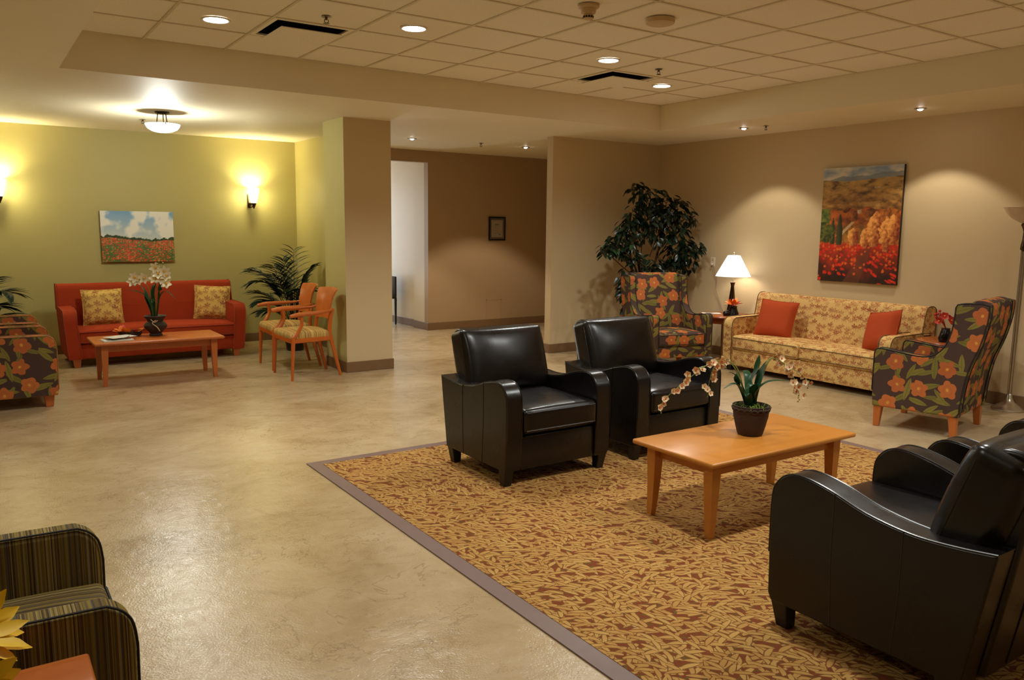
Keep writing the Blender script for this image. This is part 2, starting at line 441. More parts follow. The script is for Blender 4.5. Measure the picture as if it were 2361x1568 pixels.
def add_tube(bm, pts, r, sides=6, cap=True):
    pts = [Vector(p) for p in pts]; rings = []
    prev = None
    for i, p in enumerate(pts):
        t = (pts[min(i+1, len(pts)-1)]-pts[max(i-1, 0)])
        t = t.normalized() if t.length > 1e-9 else Vector((0, 0, 1))
        if prev is None:
            ref = Vector((0, 0, 1)) if abs(t.z) < .9 else Vector((1, 0, 0)); u = t.cross(ref).normalized()
        else:
            u = prev - t*prev.dot(t); u = u.normalized() if u.length > 1e-6 else t.orthogonal().normalized()
        prev = u; v = t.cross(u)
        rr = r(i/(len(pts)-1)) if callable(r) else r
        rings.append([bm.verts.new(p+(u*math.cos(2*PI*k/sides)+v*math.sin(2*PI*k/sides))*rr) for k in range(sides)])
    for a, b in zip(rings, rings[1:]):
        for k in range(sides): bm.faces.new((a[k], a[(k+1) % sides], b[(k+1) % sides], b[k]))
    if cap:
        bm.faces.new(rings[0][::-1]); bm.faces.new(rings[-1])
    return bm

def tube(*a, **k): return add_tube(bmesh.new(), *a, **k)

def add_lathe(bm, prof, seg=28, cx=0, cy=0, fx=None):
    rings = []
    for r, z in prof:
        if r < 1e-5: rings.append([bm.verts.new((cx, cy, z))])
        else:
            ring = []
            for k in range(seg):
                a = 2*PI*k/seg; q = r*(fx(a, z) if fx else 1)
                ring.append(bm.verts.new((cx+q*math.cos(a), cy+q*math.sin(a), z)))
            rings.append(ring)
    for a, b in zip(rings, rings[1:]):
        for k in range(seg):
            k2 = (k+1) % seg
            if len(a) == 1 and len(b) == 1: continue
            if len(a) == 1: bm.faces.new((a[0], b[k2], b[k]))
            elif len(b) == 1: bm.faces.new((a[k], a[k2], b[0]))
            else: bm.faces.new((a[k], a[k2], b[k2], b[k]))
    bmesh.ops.recalc_face_normals(bm, faces=bm.faces[:])
    return bm

def lathe(*a, **k): return add_lathe(bmesh.new(), *a, **k)

def rbox(hx, hy, hz, r, bulge=(0, 0, 0), n=8, mat=None, sag=0):
    """cushion: box with rounded edges and crowned faces"""
    bm = bmesh.new(); H = (hx, hy, hz)
    def cs(h): 
        i = h-r
        return [-h, -h+r*.4, -i] + [-i+2*i*j/n for j in range(1, n)] + [i, h-r*.4, h]
    C = [cs(h) for h in H]; cache = {}
    def V(p):
        key = tuple(round(q, 6) for q in p)
        if key in cache: return cache[key]
        inner = [max(-(H[i]-r), min(H[i]-r, p[i])) for i in range(3)]
        d = Vector([p[i]-inner[i] for i in range(3)])
        q = Vector(inner)+(d.normalized()*r if d.length > 1e-9 else d)
        for a in range(3):
            if bulge[a]:
                b, c = (a+1) % 3, (a+2) % 3
                f = max(0, 1-(p[b]/H[b])**2)*max(0, 1-(p[c]/H[c])**2)
                q[a] += (p[a]/H[a])*bulge[a]*f**.6
        cache[key] = bm.verts.new(q); return cache[key]
    for a in range(3):
        b, c = (a+1) % 3, (a+2) % 3
        for s in (-1, 1):
            for i in range(len(C[b])-1):
                for j in range(len(C[c])-1):
                    q = []
                    for u, v in ((i, j), (i+1, j), (i+1, j+1), (i, j+1)):
                        p = [0, 0, 0]; p[a] = s*H[a]; p[b] = C[b][u]; p[c] = C[c][v]; q.append(V(p))
                    bm.faces.new(q if s > 0 else q[::-1])
    if mat is not None: bmesh.ops.transform(bm, matrix=mat, verts=bm.verts)
    return bm

def pillow(w_, h_, t, n=14):
    bm = bmesh.new(); g = {}
    for s in (-1, 1):
        for i in range(n+1):
            for j in range(n+1):
                u, v = -1+2*i/n, -1+2*j/n
                edge = i in (0, n) or j in (0, n)
                if edge and s == 1: g[s, i, j] = g[-1, i, j]; continue
                z = s*t/2*((1-u**4)*(1-v**4))**.55
                z += .006*noise.noise((u*2.1+s, v*2.3, t*9)) if not edge else 0
                x = u*w_/2*(1-.05*(1-v*v)); y = v*h_/2*(1-.05*(1-u*u))
                g[s, i, j] = bm.verts.new((x, y, z))
    for s in (-1, 1):
        for i in range(n):
            for j in range(n):
                q = [g[s, i, j], g[s, i+1, j], g[s, i+1, j+1], g[s, i, j+1]]
                bm.faces.new(q if s > 0 else q[::-1])
    return bm

def tf(loc=(0, 0, 0), rot=(0, 0, 0), sc=(1, 1, 1)):
    return Matrix.LocRotScale(Vector(loc), Euler(rot), Vector(sc))

def taper_leg(bm, x, y, z0, z1, r0, r1, lean=(0, 0), bev=.004):
    """square leg, r1 half-width at top, r0 at the foot; lean moves the foot"""
    a = [bm.verts.new((x+lean[0]+sx*r0, y+lean[1]+sy*r0, z0)) for sx, sy in ((-1, -1), (1, -1), (1, 1), (-1, 1))]
    b = [bm.verts.new((x+sx*r1, y+sy*r1, z1)) for sx, sy in ((-1, -1), (1, -1), (1, 1), (-1, 1))]
    fs = [bm.faces.new(a[::-1]), bm.faces.new(b)]
    for i in range(4): fs.append(bm.faces.new((a[i], a[(i+1) % 4], b[(i+1) % 4], b[i])))
    if bev: bmesh.ops.bevel(bm, geom=list({e for f in fs for e in f.edges}), offset=bev, segments=1, affect='EDGES')
    return bm

# ------------------------------------------------------------------ the room
XW, YP, YA, YB, XL = 7.91, 8.139, 11.06, -2.6, -2.4
WT = .12
struct('floor', bx(XL-.3, 11, YB-.3, 15.2, -.1, 0), M['floor'])
struct('wall_right', bx(XW, XW+WT, YB, 8.26, 0, SOF+.4), M['tan'])
struct('wall_partition', bx(6.104, XW, YP, YP+.12, 0, SOF), M['tan'])
struct('wall_alcove', bx(XL, 3.87, YA, YA+WT, 0, SOF), M['olive'])
struct('wall_divider', bx(3.85, 3.93, 8.6, YA+WT, 0, SOF), M['olive'])
pil = struct('wall_pillar', bx(3.356, 3.90, YP, 8.72, 0, SOF), M['tan'])
pil.data.materials.append(M['olive'])
for f in pil.data.polygons:
    if f.normal.x < -.9 or f.normal.y > .9: f.material_index = 1  # alcove colour wrapped round, with the alcove light's green cast put into it
bm = bx(5.84, 11, 10.916, 11.04, 0, SOF); add_box(bm, 3.93, 5.84, 10.916, 11.04, 2.54, SOF)
struct('wall_corridor', bm, M['brown'])
bm = bx(5.84, 6.0, 11.04, 11.40, 0, 2.6); add_box(bm, 5.875, 6.0, 11.40, 14.6, 0, 2.6)
add_box(bm, 3.93, 4.05, 11.04, 14.6, 0, 2.6); add_box(bm, 3.93, 6.0, 14.5, 14.6, 0, 2.6); add_box(bm, 3.93, 6.0, 11.04, 14.6, 2.6, 2.7)
struct('wall_hall', bm, M['pale'])
struct('wall_left', bx(XL-WT, XL, YB, YA+WT, 0, SOF+.4), M['olive'])
struct('wall_back', bx(XL, XW, YB-WT, YB, 0, SOF+.4), M['tan'])
struct('wall_corridor_end', bx(10.9, 11, 8.26, 11, 0, SOF), M['brown'])
struct('wall_corridor_near', bx(XW+WT, 11, 8.14, 8.26, 0, SOF), M['brown'])
# soffit with the tray opening
tx0, tx1, ty0, ty1 = .6586, 6.7442, .35, 6.9436
bm = bmesh.new()
for b in ((XL-.1, 11, ty1, YA+.14, SOF, SOF+.5), (XL-.1, tx0, YB-.1, ty1, SOF, SOF+.5), (tx1, XW+.2, YB-.1, ty1, SOF, SOF+.5), (tx0, tx1, YB-.1, ty0, SOF, SOF+.5)):
    add_box(bm, *b)
ceil = struct('ceiling', bm, M['sof'])
add = struct('ceiling_deck', bx(XL-.1, 8.1, YB-.1, 7.1, 3.22, 3.3), M['black'])
gx0, gy0, P_ = 3.0734, 3.853, .61
xs = [tx0] + [gx0+P_*i for i in range(-3, 7) if tx0+.05 < gx0+P_*i < tx1-.05] + [tx1]
ys = [ty0] + [gy0+P_*j for j in range(-5, 6) if ty0+.05 < gy0+P_*j < ty1-.05] + [ty1]
bm = bmesh.new()
for x in xs[1:-1]: add_box(bm, x-.010, x+.010, ty0, ty1, TRAY-.002, TRAY+.03)
for y in ys[1:-1]: add_box(bm, tx0, tx1, y-.010, y+.010, TRAY-.0015, TRAY+.03)
for b in ((tx0, tx0+.02, ty0, ty1), (tx1-.02, tx1, ty0, ty1), (tx0, tx1, ty0, ty0+.02), (tx0, tx1, ty1-.02, ty1)): add_box(bm, *b, TRAY-.001, TRAY+.03)
obj('ceiling_grid', bm, M['grid'], ceil, False)
vent_cells = [(1.853, 5.683), (4.903, 5.683)]
shared = {}
for i in range(len(xs)-1):
    for j in range(len(ys)-1):
        x0, x1, y0, y1 = xs[i], xs[i+1], ys[j], ys[j+1]
        if any(abs(x0-a) < .02 and abs(y0-b) < .02 for a, b in vent_cells): continue
        key = (round(x1-x0, 3), round(y1-y0, 3))
        if key not in shared:
            shared[key] = mesh_of('tile', bx(-key[0]/2+.006, key[0]/2-.006, -key[1]/2+.006, key[1]/2-.006, 0, .016), M['tile'], False)
        t = obj('tile', shared[key], None, ceil); t.location = ((x0+x1)/2, (y0+y1)/2, TRAY+.004+.0012*rnd.random())

def baseboard(name, segs, h=.115):
    bm = bmesh.new()
    for s in segs: add_box(bm, *s, 0, h, bev=.004, seg=1)
    struct(name, bm, M['base'])
T = .012
baseboard('baseboard_right', [(XW-T, XW, YB, YP)])
baseboard('baseboard_partition', [(6.104-T, XW-T, YP-T, YP), (6.104-T, 6.104, YP, YP+.12)])
baseboard('baseboard_pillar', [(3.356-T, 3.90+T, YP-T, YP), (3.356-T, 3.356, YP, 8.72), (3.90, 3.90+T, YP, 8.72)])
baseboard('baseboard_alcove', [(XL, 3.85-T, YA-T, YA), (3.85-T, 3.85, 8.72, YA)])
baseboard('baseboard_corridor', [(5.84, 10.9, 10.916-T, 10.916)])
baseboard('baseboard_hall', [(5.84-T, 5.84, 10.916-T, 11.40), (5.875-T, 5.875, 11.40, 14.5)])
baseboard('baseboard_left', [(XL, XL+T, YB, YA)])
# access panel on the corridor wall
bm = bmesh.new()
for b in ((6.885, 6.90, .10, .43), (7.175, 7.19, .10, .43), (6.885, 7.19, .42, .43), (6.885, 7.19, .10, .11)): add_box(bm, b[0], b[1], 10.911, 10.917, b[2], b[3])
ap = thing('access_panel', 'square access panel painted the same brown, low on the corridor wall', 'panel', (0, 0, 0))
obj('panel_frame', bm, M['brown'], ap, False)
obj('door', bx(6.902, 7.173, 10.9125, 10.917, .112, .418), M['brown'], ap, False)

# ------------------------------------------------------------------ ceiling fixtures
def recessed(x, y, label):
    t = thing('recessed_downlight', label, 'ceiling light', (x, y, TRAY), 0, 'round downlights in the ceiling tiles')
    obj('trim_ring', lathe([(.086, .004), (.098, .002), (.098, -.004), (.090, -.008), (.082, -.006)], 32), M['white'], t)
    obj('lens', lathe([(0, -.0075), (.05, -.0072), (.083, -.0045)], 32), M['can'], t)
for (x, y), s in zip(cans, ('round lit downlight left of the left ceiling vent', 'round lit downlight right of the left ceiling vent', 'round lit downlight on the left side of the right ceiling vent', 'round lit downlight farthest from the camera, right of the right vent')):
    recessed(x, y, s)

def accent(x, y, label, aim=0):
    t = thing('accent_spotlight', label, 'spotlight', (x, y, SOF), 0, 'small halogen spots in the soffit')
    obj('trim_ring', lathe([(.028, .002), (.052, 0), (.052, -.004), (.036, -.010), (.028, -.004)], 24), M['steel'], t)
    obj('bulb', lathe([(0, -.022), (.015, -.019), (.024, -.008), (.026, .001)], 18), M['bulb'], t)
    for sx in (-1, 1): obj('spring_clip', bx(sx*.057-.007, sx*.057+.007, -.006, .006, -.007, 0), M['bronze'], t, False)
for (x, y), s in zip(spots, ('small halogen spot in the soffit above the table lamp', 'small halogen spot in the soffit right of the tall landscape painting', 'small halogen spot in the corridor ceiling beside the pillar', 'small halogen spot in the corridor ceiling above the framed certificate')):
    accent(x, y, s)

def sprinkler(x, y, z, label):
    t = thing('sprinkler_head', label, 'sprinkler', (x, y, z), 0, 'ceiling sprinkler heads'); t.scale = (1, 1, .72)
    obj('escutcheon', lathe([(0, -.001), (.03, -.001), (.034, -.004), (.014, -.01), (0, -.01)], 18), M['steel'], t)
    bm = bmesh.new(); add_tube(bm, [(0, 0, -.006), (0, 0, -.03)], .009, 8)
    add_tube(bm, [(-.012, 0, -.025), (-.015, 0, -.045), (0, 0, -.06)], .003, 5); add_tube(bm, [(.012, 0, -.025), (.015, 0, -.045), (0, 0, -.06)], .003, 5)
    obj('frame_arms', bm, M['bronze'], t)
    obj('deflector', lathe([(0, -.058), (.022, -.060), (.022, -.063), (0, -.064)], 14, fx=lambda a, z: 1-.18*(math.cos(a*7) > .3)), M['bronze'], t)
for x, y, z, s in ((2.14, 5.45, TRAY, 'brass sprinkler head beside the left ceiling vent'), (5.211, 5.408, TRAY, 'brass sprinkler head above the right ceiling vent'),
                   (7.29, 5.883, SOF, 'brass sprinkler head in the soffit between the two right wall spots'), (5.868, 9.452, SOF, 'brass sprinkler head in the corridor ceiling'),
                   (1.70, 9.75, SOF, 'brass sprinkler head just behind the lit ceiling bowl')):
    sprinkler(x, y, z, s)

t = thing('smoke_detector', 'cone shaped smoke detector with dark slots at the top of the frame', 'smoke detector', (3.389, 4.172, TRAY))
obj('base', lathe([(0, 0), (.068, 0), (.07, -.012), (.062, -.02), (.05, -.022), (.046, -.05), (.03, -.058), (0, -.058)], 28), M['device'], t)
obj('sensor_cap', lathe([(.03, -.058), (.033, -.064), (.032, -.082), (.024, -.088), (0, -.088)], 24), M['device'], t)
bm = bmesh.new()
for k in range(12):
    a = 2*PI*k/12; m = tf((math.cos(a)*.0325, math.sin(a)*.0325, -.073), (0, 0, a)); b = bx(-.0015, .0015, -.006, .006, -.006, .006)
    bmesh.ops.transform(b, matrix=m, verts=b.verts); me = bpy.data.meshes.new('x'); b.to_mesh(me); b.free(); bm.from_mesh(me)
obj('slots', bm, M['black'], t, False)
t = thing('ceiling_speaker', 'low round cream disc fixed on the ceiling tiles beside the smoke detector', 'detector', (3.994, 4.149, TRAY))
obj('housing', lathe([(0, 0), (.098, 0), (.1, -.012), (.096, -.03), (.08, -.036), (0, -.038)], 36), M['device'], t)
obj('indicator', lathe([(0, -.041), (.005, -.040), (.006, -.036)], 10), M['white'], t)

for (x, y), s in zip(vent_cells, ('square ceiling vent at the left with dark slots round a drop plate', 'square ceiling vent at the right with dark slots round a drop plate')):
    c = P_/2; t = thing('ceiling_vent', s, 'vent', (x+c, y+c, TRAY), 0, 'ceiling vents')
    bm = bmesh.new(); h = .296
    for b in ((-h, h, -h, -h+.035), (-h, h, h-.035, h), (-h, -h+.035, -h+.035, h-.035), (h-.035, h, -h+.035, h-.035)): add_box(bm, *b, 0, .012)
    obj('frame', bm, M['tile'], t, False)
    bm = bmesh.new(); add_box(bm, -.27, .27, -.27, .27, .115, .12)
    for b in ((-.27, -.262, -.27, .27), (.262, .27, -.27, .27), (-.27, .27, -.27, -.262), (-.27, .27, .262, .27)): add_box(bm, *b, .01, .12)
    obj('duct', bm, M['black'], t, False)
    obj('plate', bx(-.225, .225, -.225, .225, -.036, -.028, bev=.003, seg=1), M['tile'], t, False)
    for sx in (-1, 1): obj('hanger', bx(sx*.15-.01, sx*.15+.01, -.01, .01, -.03, .116), M['black'], t, False)

# ceiling bowl lamp of the alcove
bx_, by_ = 1.75, 8.97
t = thing('ceiling_bowl_lamp', 'lit white glass bowl lamp hanging on three rods from the alcove ceiling', 'ceiling light', (bx_, by_, SOF))
obj('canopy', lathe([(0, 0), (.07, 0), (.07, -.014), (.055, -.022), (0, -.024)], 28), M['bronze'], t)
for k in range(3):
    a = 2*PI*k/3+.5
    obj('rod', tube([(math.cos(a)*.045, math.sin(a)*.045, -.02), (math.cos(a)*.06, math.sin(a)*.06, -.125)], .005, 8), M['bronze'], t)
obj('glass_bowl', lathe([(0, -.205), (.05, -.203), (.10, -.192), (.14, -.172), (.160, -.148), (.163, -.135), (.168, -.130), (.168, -.122), (.160, -.1205)], 40), M['bowl'], t)
obj('glow_blocker', lathe([(0, -.1225), (.161, -.1205), (.160, -.1235), (0, -.126)], 36), M['bronze'], t)  # unseen cover, added to stop the bowl's glow reaching the ceiling
for k in range(3):
    a = 2*PI*k/3+.5; obj('clip', tube([(math.cos(a)*.168, math.sin(a)*.168, -.118), (math.cos(a)*.172, math.sin(a)*.172, -.142)], .004, 6), M['bronze'], t)
light('bowl_light', 'POINT', (bx_, by_, SOF-.30), BOWL_W*.95, BOWL_C, shadow_soft_size=.10)

def sconce(x, label):
    t = thing('wall_sconce', label, 'wall lamp', (x, YA, 1.93), 0, 'wall sconces beside the meadow painting')
    obj('back_plate', bx(-.055, -.005, -.018, 0, -.12, .06, bev=.004), M['bronze'], t)
    obj('arm', tube(crv([(-.03, -.018, -.09), (-.02, -.07, -.11), (.0, -.10, -.09), (.0, -.10, -.06)], 6), .008, 8), M['bronze'], t)
    obj('cup', lathe([(0, -.135), (.008, -.13), (.012, -.115), (.020, -.10), (.032, -.07), (.036, -.055), (0, -.055)], 18, 0, -.10), M['bronze'], t)
    obj('glass_shade', lathe([(.034, -.056), (.045, -.01), (.060, .06), (.075, .14), (.071, .14), (.055, .06), (.040, -.01), (.028, -.05)], 24, 0, -.10), M['sconce'], t)
    light('sconce_light', 'POINT', (x, YA-.13, 1.99), SCONCE_W, SCONCE_C, shadow_soft_size=.05)
sconce(3.235, 'lit glass wall sconce right of the meadow painting')
sconce(.36, 'lit glass wall sconce cut by the left edge of the frame')

# ------------------------------------------------------------------ paintings
def painting(name, label, W_, H_, nx, ny, fn, loc, rz, th=.035):
    """canvas on stretcher bars: edge block and a finely meshed printed face, local face towards -Y"""
    t = thing(name, label, 'painting', loc, rz)
    obj('stretcher', bx(-W_/2, W_/2, -th, 0, -H_/2, H_/2, bev=.003, seg=1), M['canvasedge'], t, False)
    me = bpy.data.meshes.new('canvas')
    vs_, fs_, cs_ = [], [], []
    for j in range(ny+1):
        for i in range(nx+1):
            u, v = i/nx, j/ny
            vs_.append(((u-.5)*W_, -th-.0015, (v-.5)*H_)); cs_.append(fn(u, v))
    for j in range(ny):
        for i in range(nx):
            a = j*(nx+1)+i; fs_.append((a, a+1, a+nx+2, a+nx+1))
    me.from_pydata(vs_, [], fs_)
    ca = me.color_attributes.new('Col', 'FLOAT_COLOR', 'POINT')
    ca.data.foreach_set('color', [q for c in cs_ for q in srgb(*c)])
    me.materials.append(M['canvas'])
    o = bpy.data.objects.new('canvas', me); COL.objects.link(o); o.parent = t
    return t

def lerp(a, b, t): t = max(0, min(1, t)); return tuple(a[i]+(b[i]-a[i])*t for i in range(3))
def nz(u, v, s=1.0, o=0): return noise.noise((u*s+o, v*s-o, o*1.7))
def fbm(u, v, s, o=0): return nz(u, v, s, o)*.6+nz(u, v, s*2.1, o+3)*.3+nz(u, v, s*4.3, o+7)*.2
def blobs(u, v, s, o, thr):
    gx, gy = u*s, v*s; best = 9; bid = 0
    for ix in (-1, 0, 1):
        for iy in (-1, 0, 1):
            cx, cy = math.floor(gx)+ix, math.floor(gy)+iy
            h = math.sin(cx*127.1+cy*311.7+o)*43758.5453; h -= math.floor(h)
            h2 = math.sin(cx*269.5+cy*183.3+o)*43758.5453; h2 -= math.floor(h2)
            d = math.hypot(gx-cx-.2-.6*h, gy-cy-.2-.6*h2)/(.45+.55*h2)
            if d < best: best, bid = d, h
    return (best < thr, bid)

def meadow(u, v):
    a = 1.37   # soft plain meadow under a cloudy sky
    hz = .44+.03*math.sin(u*5+1)+.02*nz(u, 0, 4)
    if v > hz:
        t = (v-hz)/(1-hz); c = lerp((206, 214, 206), (112, 160, 206), t*.9)
        cl = fbm(u*a, v, 3.2, 2); c = lerp(c, (236, 234, 222), (cl+.22)*3.6)
        tr = hz+.045+.035*nz(u, 0, 17, 4)+.015*nz(u, 0, 40)
        if v < tr: c = lerp((34, 56, 34), (70, 84, 44), .5+fbm(u*a, v, 24, 1))
        return c
    t = v/hz; c = lerp((112, 104, 40), (108, 132, 84), t)
    c = lerp(c, (84, 104, 50), .5+fbm(u*a*1.2, v*3, 7, 5)*1.2)
    dens = .5+nz(u*a, v*2.4, 3.1, 9)*.9+.25*(1-u)-.1*abs(t-.5)
    b, h = blobs(u*a, v*1.7, 26, 1, .62)
    if b and h < dens: c = lerp((206, 74, 40), (226, 110, 70), h)
    b, h = blobs(u*a, v*1.7, 40, 5, .45)
    if b and h > .8: c = (206, 180, 90)
    return c

def hills(u, v):
    y = 1-v; a = .75
    ux = u*a
    if y < .13+.05*(u-.5)-.10*max(0, u-.35):
        c = lerp((132, 150, 172), (214, 206, 184), .6+fbm(ux, v*2.4, 4.5, 3)*1.8)
        if y > .10-.05*u+.02*nz(u, 0, 6): c = lerp(c, (120, 128, 132), .7)
        return c
    if y < .355+.03*nz(u, 0, 7, 2):
        c = lerp((178, 146, 84), (150, 98, 40), (y-.1)/.28); f = fbm(ux, v*2.3, 12, 4)
        c = lerp(c, (84, 58, 26) if f < 0 else (208, 158, 78), abs(f)*1.9)
        if .30 < y < .34 and abs(u-.62+nz(y, u, 20)*.1) < .12: c = lerp(c, (216, 176, 110), .35)
        if abs(y-.185-.02*nz(u, 0, 15)) < .008 and .66 < u < .74 and nz(u, v, 70) > 0: c = lerp(c, (206, 186, 150), .7)
        return c
    c = None
    if y < .66:
        f = fbm(ux, v*1.6, 11, 6)
        c = lerp((206, 108, 34), (112, 56, 20), .5+f*1.5)
        if u > .3: c = lerp(c, (156, 128, 44), .55*max(0, 1-abs(y-.58)/.12))
        rows = math.sin((u*60-y*46)); 
        if .30 < u < .62 and y > .5 and rows > .4: c = lerp(c, (108, 84, 30), .7)
        if abs(u-(.47-(y-.44)*1.35)) < .018+(y-.44)*.04 and .44 < y < .60: c = (206, 170, 120)
        if abs(u-.50) < .03 and .33 < y < .40+.02*nz(u, v, 40): c = lerp((226, 200, 160), (170, 120, 80), (u-.47)*14)
        if abs(u-.53) < .035 and .325 < y < .352: c = (188, 76, 40)
        for cx, cy, rx, ry in ((.62, .40, .07, .05), (.85, .40, .09, .08), (.95, .33, .08, .08), (.42, .42, .06, .05), (.30, .36, .08, .04), (.72, .30, .07, .04)):
            q = ((u-cx)/rx)**2+((y-cy)/ry)**2+fbm(ux, v, 22, cx)*1.1
            if q < 1: c = lerp((196, 112, 40), (92, 50, 18), .3+.9*((u-cx)/rx*.5+.3)+fbm(ux, v, 30, 2))
    else:
        t = (y-.66)/.34
        c = lerp((182, 52, 18), (44, 24, 12), t*1.05+fbm(ux, v, 9, 2)*.6)
        path = .66-.22*t
        if abs(u-path) < .035+.07*t: c = lerp(c, (110, 58, 34), .65)
        b, h = blobs(ux, v, 17+16*(1-t), 3, .50+.15*(1-t))
        if b and h < .55-.30*t and abs(u-path) > .04+.07*t: c = lerp((224, 50, 14), (190, 30, 10), h*1.6)
        b, h = blobs(ux, v, 34, 8, .5)
        if b and h < .35*(1-t): c = (218, 96, 26)
    for cx, y0, y1, wd in ((.165, .43, .67, .03), (.255, .40, .675, .04)):
        if y0 < y < y1:
            ww = wd*min(1, (y-y0)/(.5*(y1-y0)))**.7*(1+.25*nz(u, v, 60))
            if abs(u-cx) < ww: c = lerp((40, 46, 18), (92, 82, 30), (cx-u)/ww*.5+.4)
    q = ((u-.03)/.10)**2+((y-.40)/.13)**2+fbm(ux, v, 20, 1)
    if q < 1: c = lerp((62, 78, 26), (120, 128, 40), .5+fbm(ux, v, 26, 1)*1.4)
    q = ((u-.06)/.13)**2+((y-.57)/.09)**2+fbm(ux, v, 20, 5)
    if q < 1: c = lerp((44, 54, 18), (130, 126, 40), .4+fbm(ux, v, 26, 3)*1.4)
    for cx, cy, rx, ry in ((.44, .60, .07, .08), (.60, .62, .07, .09), (.71, .55, .09, .15), (.86, .58, .10, .14), (.93, .54, .07, .13)):
        q = ((u-cx)/rx)**2+((y-cy)/ry)**2+fbm(ux, v, 24, cy*9)*1.0
        if q < 1: c = lerp((248, 172, 84), (120, 40, 12), .46+(u-cx)/rx*.5+(y-cy)/ry*.25+fbm(ux, v, 40, 4)*.8)
    return c

painting('meadow_canvas', 'wide unframed canvas of a flowery meadow under a cloudy sky', .838, .625, 120, 90, meadow, (1.80, YA-.012, 1.423), 0)
painting('hillside_canvas', 'tall unframed canvas of an autumn hillside over red poppies', .918, 1.222, 130, 180, hills, (XW-.002, 5.073, 1.654), R(-90))
t = thing('framed_certificate', 'small black framed certificate on the brown corridor wall', 'certificate', (7.08, 10.914, 1.566))
bm = bmesh.new()
for b in ((-.157, .157, -.188, -.165), (-.157, .157, .165, .188), (-.157, -.134, -.165, .165), (.134, .157, -.165, .165)): add_box(bm, b[0], b[1], -.026, 0, b[2], b[3], bev=.003, seg=1)
obj('frame', bm, M['frame'], t, False)
obj('mat_board', bx(-.14, .14, -.012, -.004, -.17, .17), M['matb'], t, False)
obj('document', bx(-.105, .105, -.014, -.011, -.135, .135), M['cert'], t, False)
bm = bmesh.new()
for b in ((-.088, .088, .112, .115), (-.088, .088, -.118, -.115), (-.088, -.085, -.118, .115), (.085, .088, -.118, .115), (-.04, .045, .055, .075)): add_box(bm, b[0], b[1], -.0148, -.0138, b[2], b[3])
for k in range(5): add_box(bm, -.05+.01*(k % 2), .05-.012*(k % 3), -.0148, -.0138, .03-.028*k, .035-.028*k)
obj('print', bm, M['ink'], t, False)
obj('seal', lathe([(0, 0), (.014, 0)], 14), M['blueink'], t)
t.children[-1].rotation_euler = (R(90), 0, 0); t.children[-1].location = (.05, -.0155, -.09)
kg = NT('picture_glass', .03); kg.b.inputs['Alpha'].default_value = .14; kg.b.inputs['Base Color'].default_value = (.3, .3, .3, 1); M['glass'] = kg.m
obj('glass', bx(-.138, .138, -.0185, -.0165, -.168, .168), M['glass'], t, False)

# ------------------------------------------------------------------ leather armchairs
def leather_chair():
    t = thing('leather_armchair', '', 'armchair')
    W_, A = .41, .118
    prof = [(-.385, .10), (-.40, .13), (-.405, .30), (-.405, .50)] + [tuple(p) for p in crv([(-.405, .50), (-.395, .575), (-.345, .632), (-.27, .645), (-.16, .625), (-.02, .582), (.14, .560), (.28, .566), (.405, .582)], 5)[1:]] + [(.405, .57), (.33, .10)]
    for s in (-1, 1):
        x0, x1 = (-W_, -W_+A) if s < 0 else (W_-A, W_)
        a = obj('arm', prism(prof, x0, x1, 0, .016, 3), M['leather'], t)
        top = [p for p in prof[2:-2]]
        for xx in (x0+.006, x1-.006):
            obj('welt', tube([(xx, p[0], p[1]-.001) for p in top], .0042, 6), M['seam'], a)
        xo = x0 if s < 0 else x1
        for yy, z1 in ((-.14, .617), (.115, .562)):
            obj('panel_seam', tube([(xo, yy*.9, .105), (xo, yy, .35), (xo, yy, z1)], .0022, 5), M['seam'], a)
    obj('front_rail', bx(-W_+A, W_-A, -.385, -.33, .095, .308, bev=.012), M['leather'], t)
    c = obj('seat_cushion', rbox(.288, .315, .077, .03, (0, 0, .018), 8, tf((0, -.105, .402))), M['leather'], t)
    for z in (.459, .346): obj('welt', tube([(-.27, -.4175, z), (.27, -.4175, z)], .0035, 6), M['seam'], c)
    bk = prism([(.12, .30), (.155, .42), (.235, .66), (.285, .82)] + [tuple(p) for p in crv([(.285, .82), (.305, .872), (.345, .895), (.40, .892), (.44, .872)], 4)[1:]] + [(.455, .84), (.40, .45), (.345, .10), (.24, .10)], -.288, .288, 0, .018, 3)
    b = obj('back_frame', bk, M['leather'], t)
    # crowned back pad, wider than the gap between the arms
    m = Matrix.Translation((0, .285, .668)) @ Matrix.Rotation(R(-17.5), 4, 'X')
    pad = rbox(.332, .085, .225, .035, (0, .06, 0), 12)
    bmesh.ops.transform(pad, matrix=m, verts=pad.verts)
    p = obj('back_cushion', pad, M['leather'], t)
    for s in (-1, 1):
        obj('welt', tube([m @ Vector((s*.329, -.055, -.19)), m @ Vector((s*.3285, -.055, .17)), m @ Vector((s*.318, -.055, .205))], .004, 6), M['seam'], p)
    for xx in (-.13, .13): obj('back_seam', tube([(xx, .347, .11), (xx, .402, .45), (xx, .447, .78)], .0025, 5), M['seam'], b)
    for sx in (-1, 1):
        for y, ln in ((-.35, -.012), (.285, .012)):
            obj('leg', taper_leg(bmesh.new(), sx*.372, y, 0, .112, .026, .036, (-sx*.004, -ln)), M['blackwood'], t, False)
    return t
ch = leather_chair(); GRP = 'dark leather armchairs round the coffee table'
ch.location = (3.03, 4.315, .009); ch['group'] = GRP
ch['label'] = 'dark brown leather armchair nearest the pillar, left one behind the coffee table'
dup(ch, (4.10, 4.325, .009), 0, 'dark leather armchair behind the coffee table, in front of the ficus wing chair')
c3 = dup(ch, (3.005, 1.545, .009), PI, 'big near dark leather armchair seen from its side, back towards the camera'); c3.scale = (1, 1.05, 1)
dup(ch, (4.04, 1.52, .009), PI, 'dark leather armchair cut by the right edge, beyond the near one')

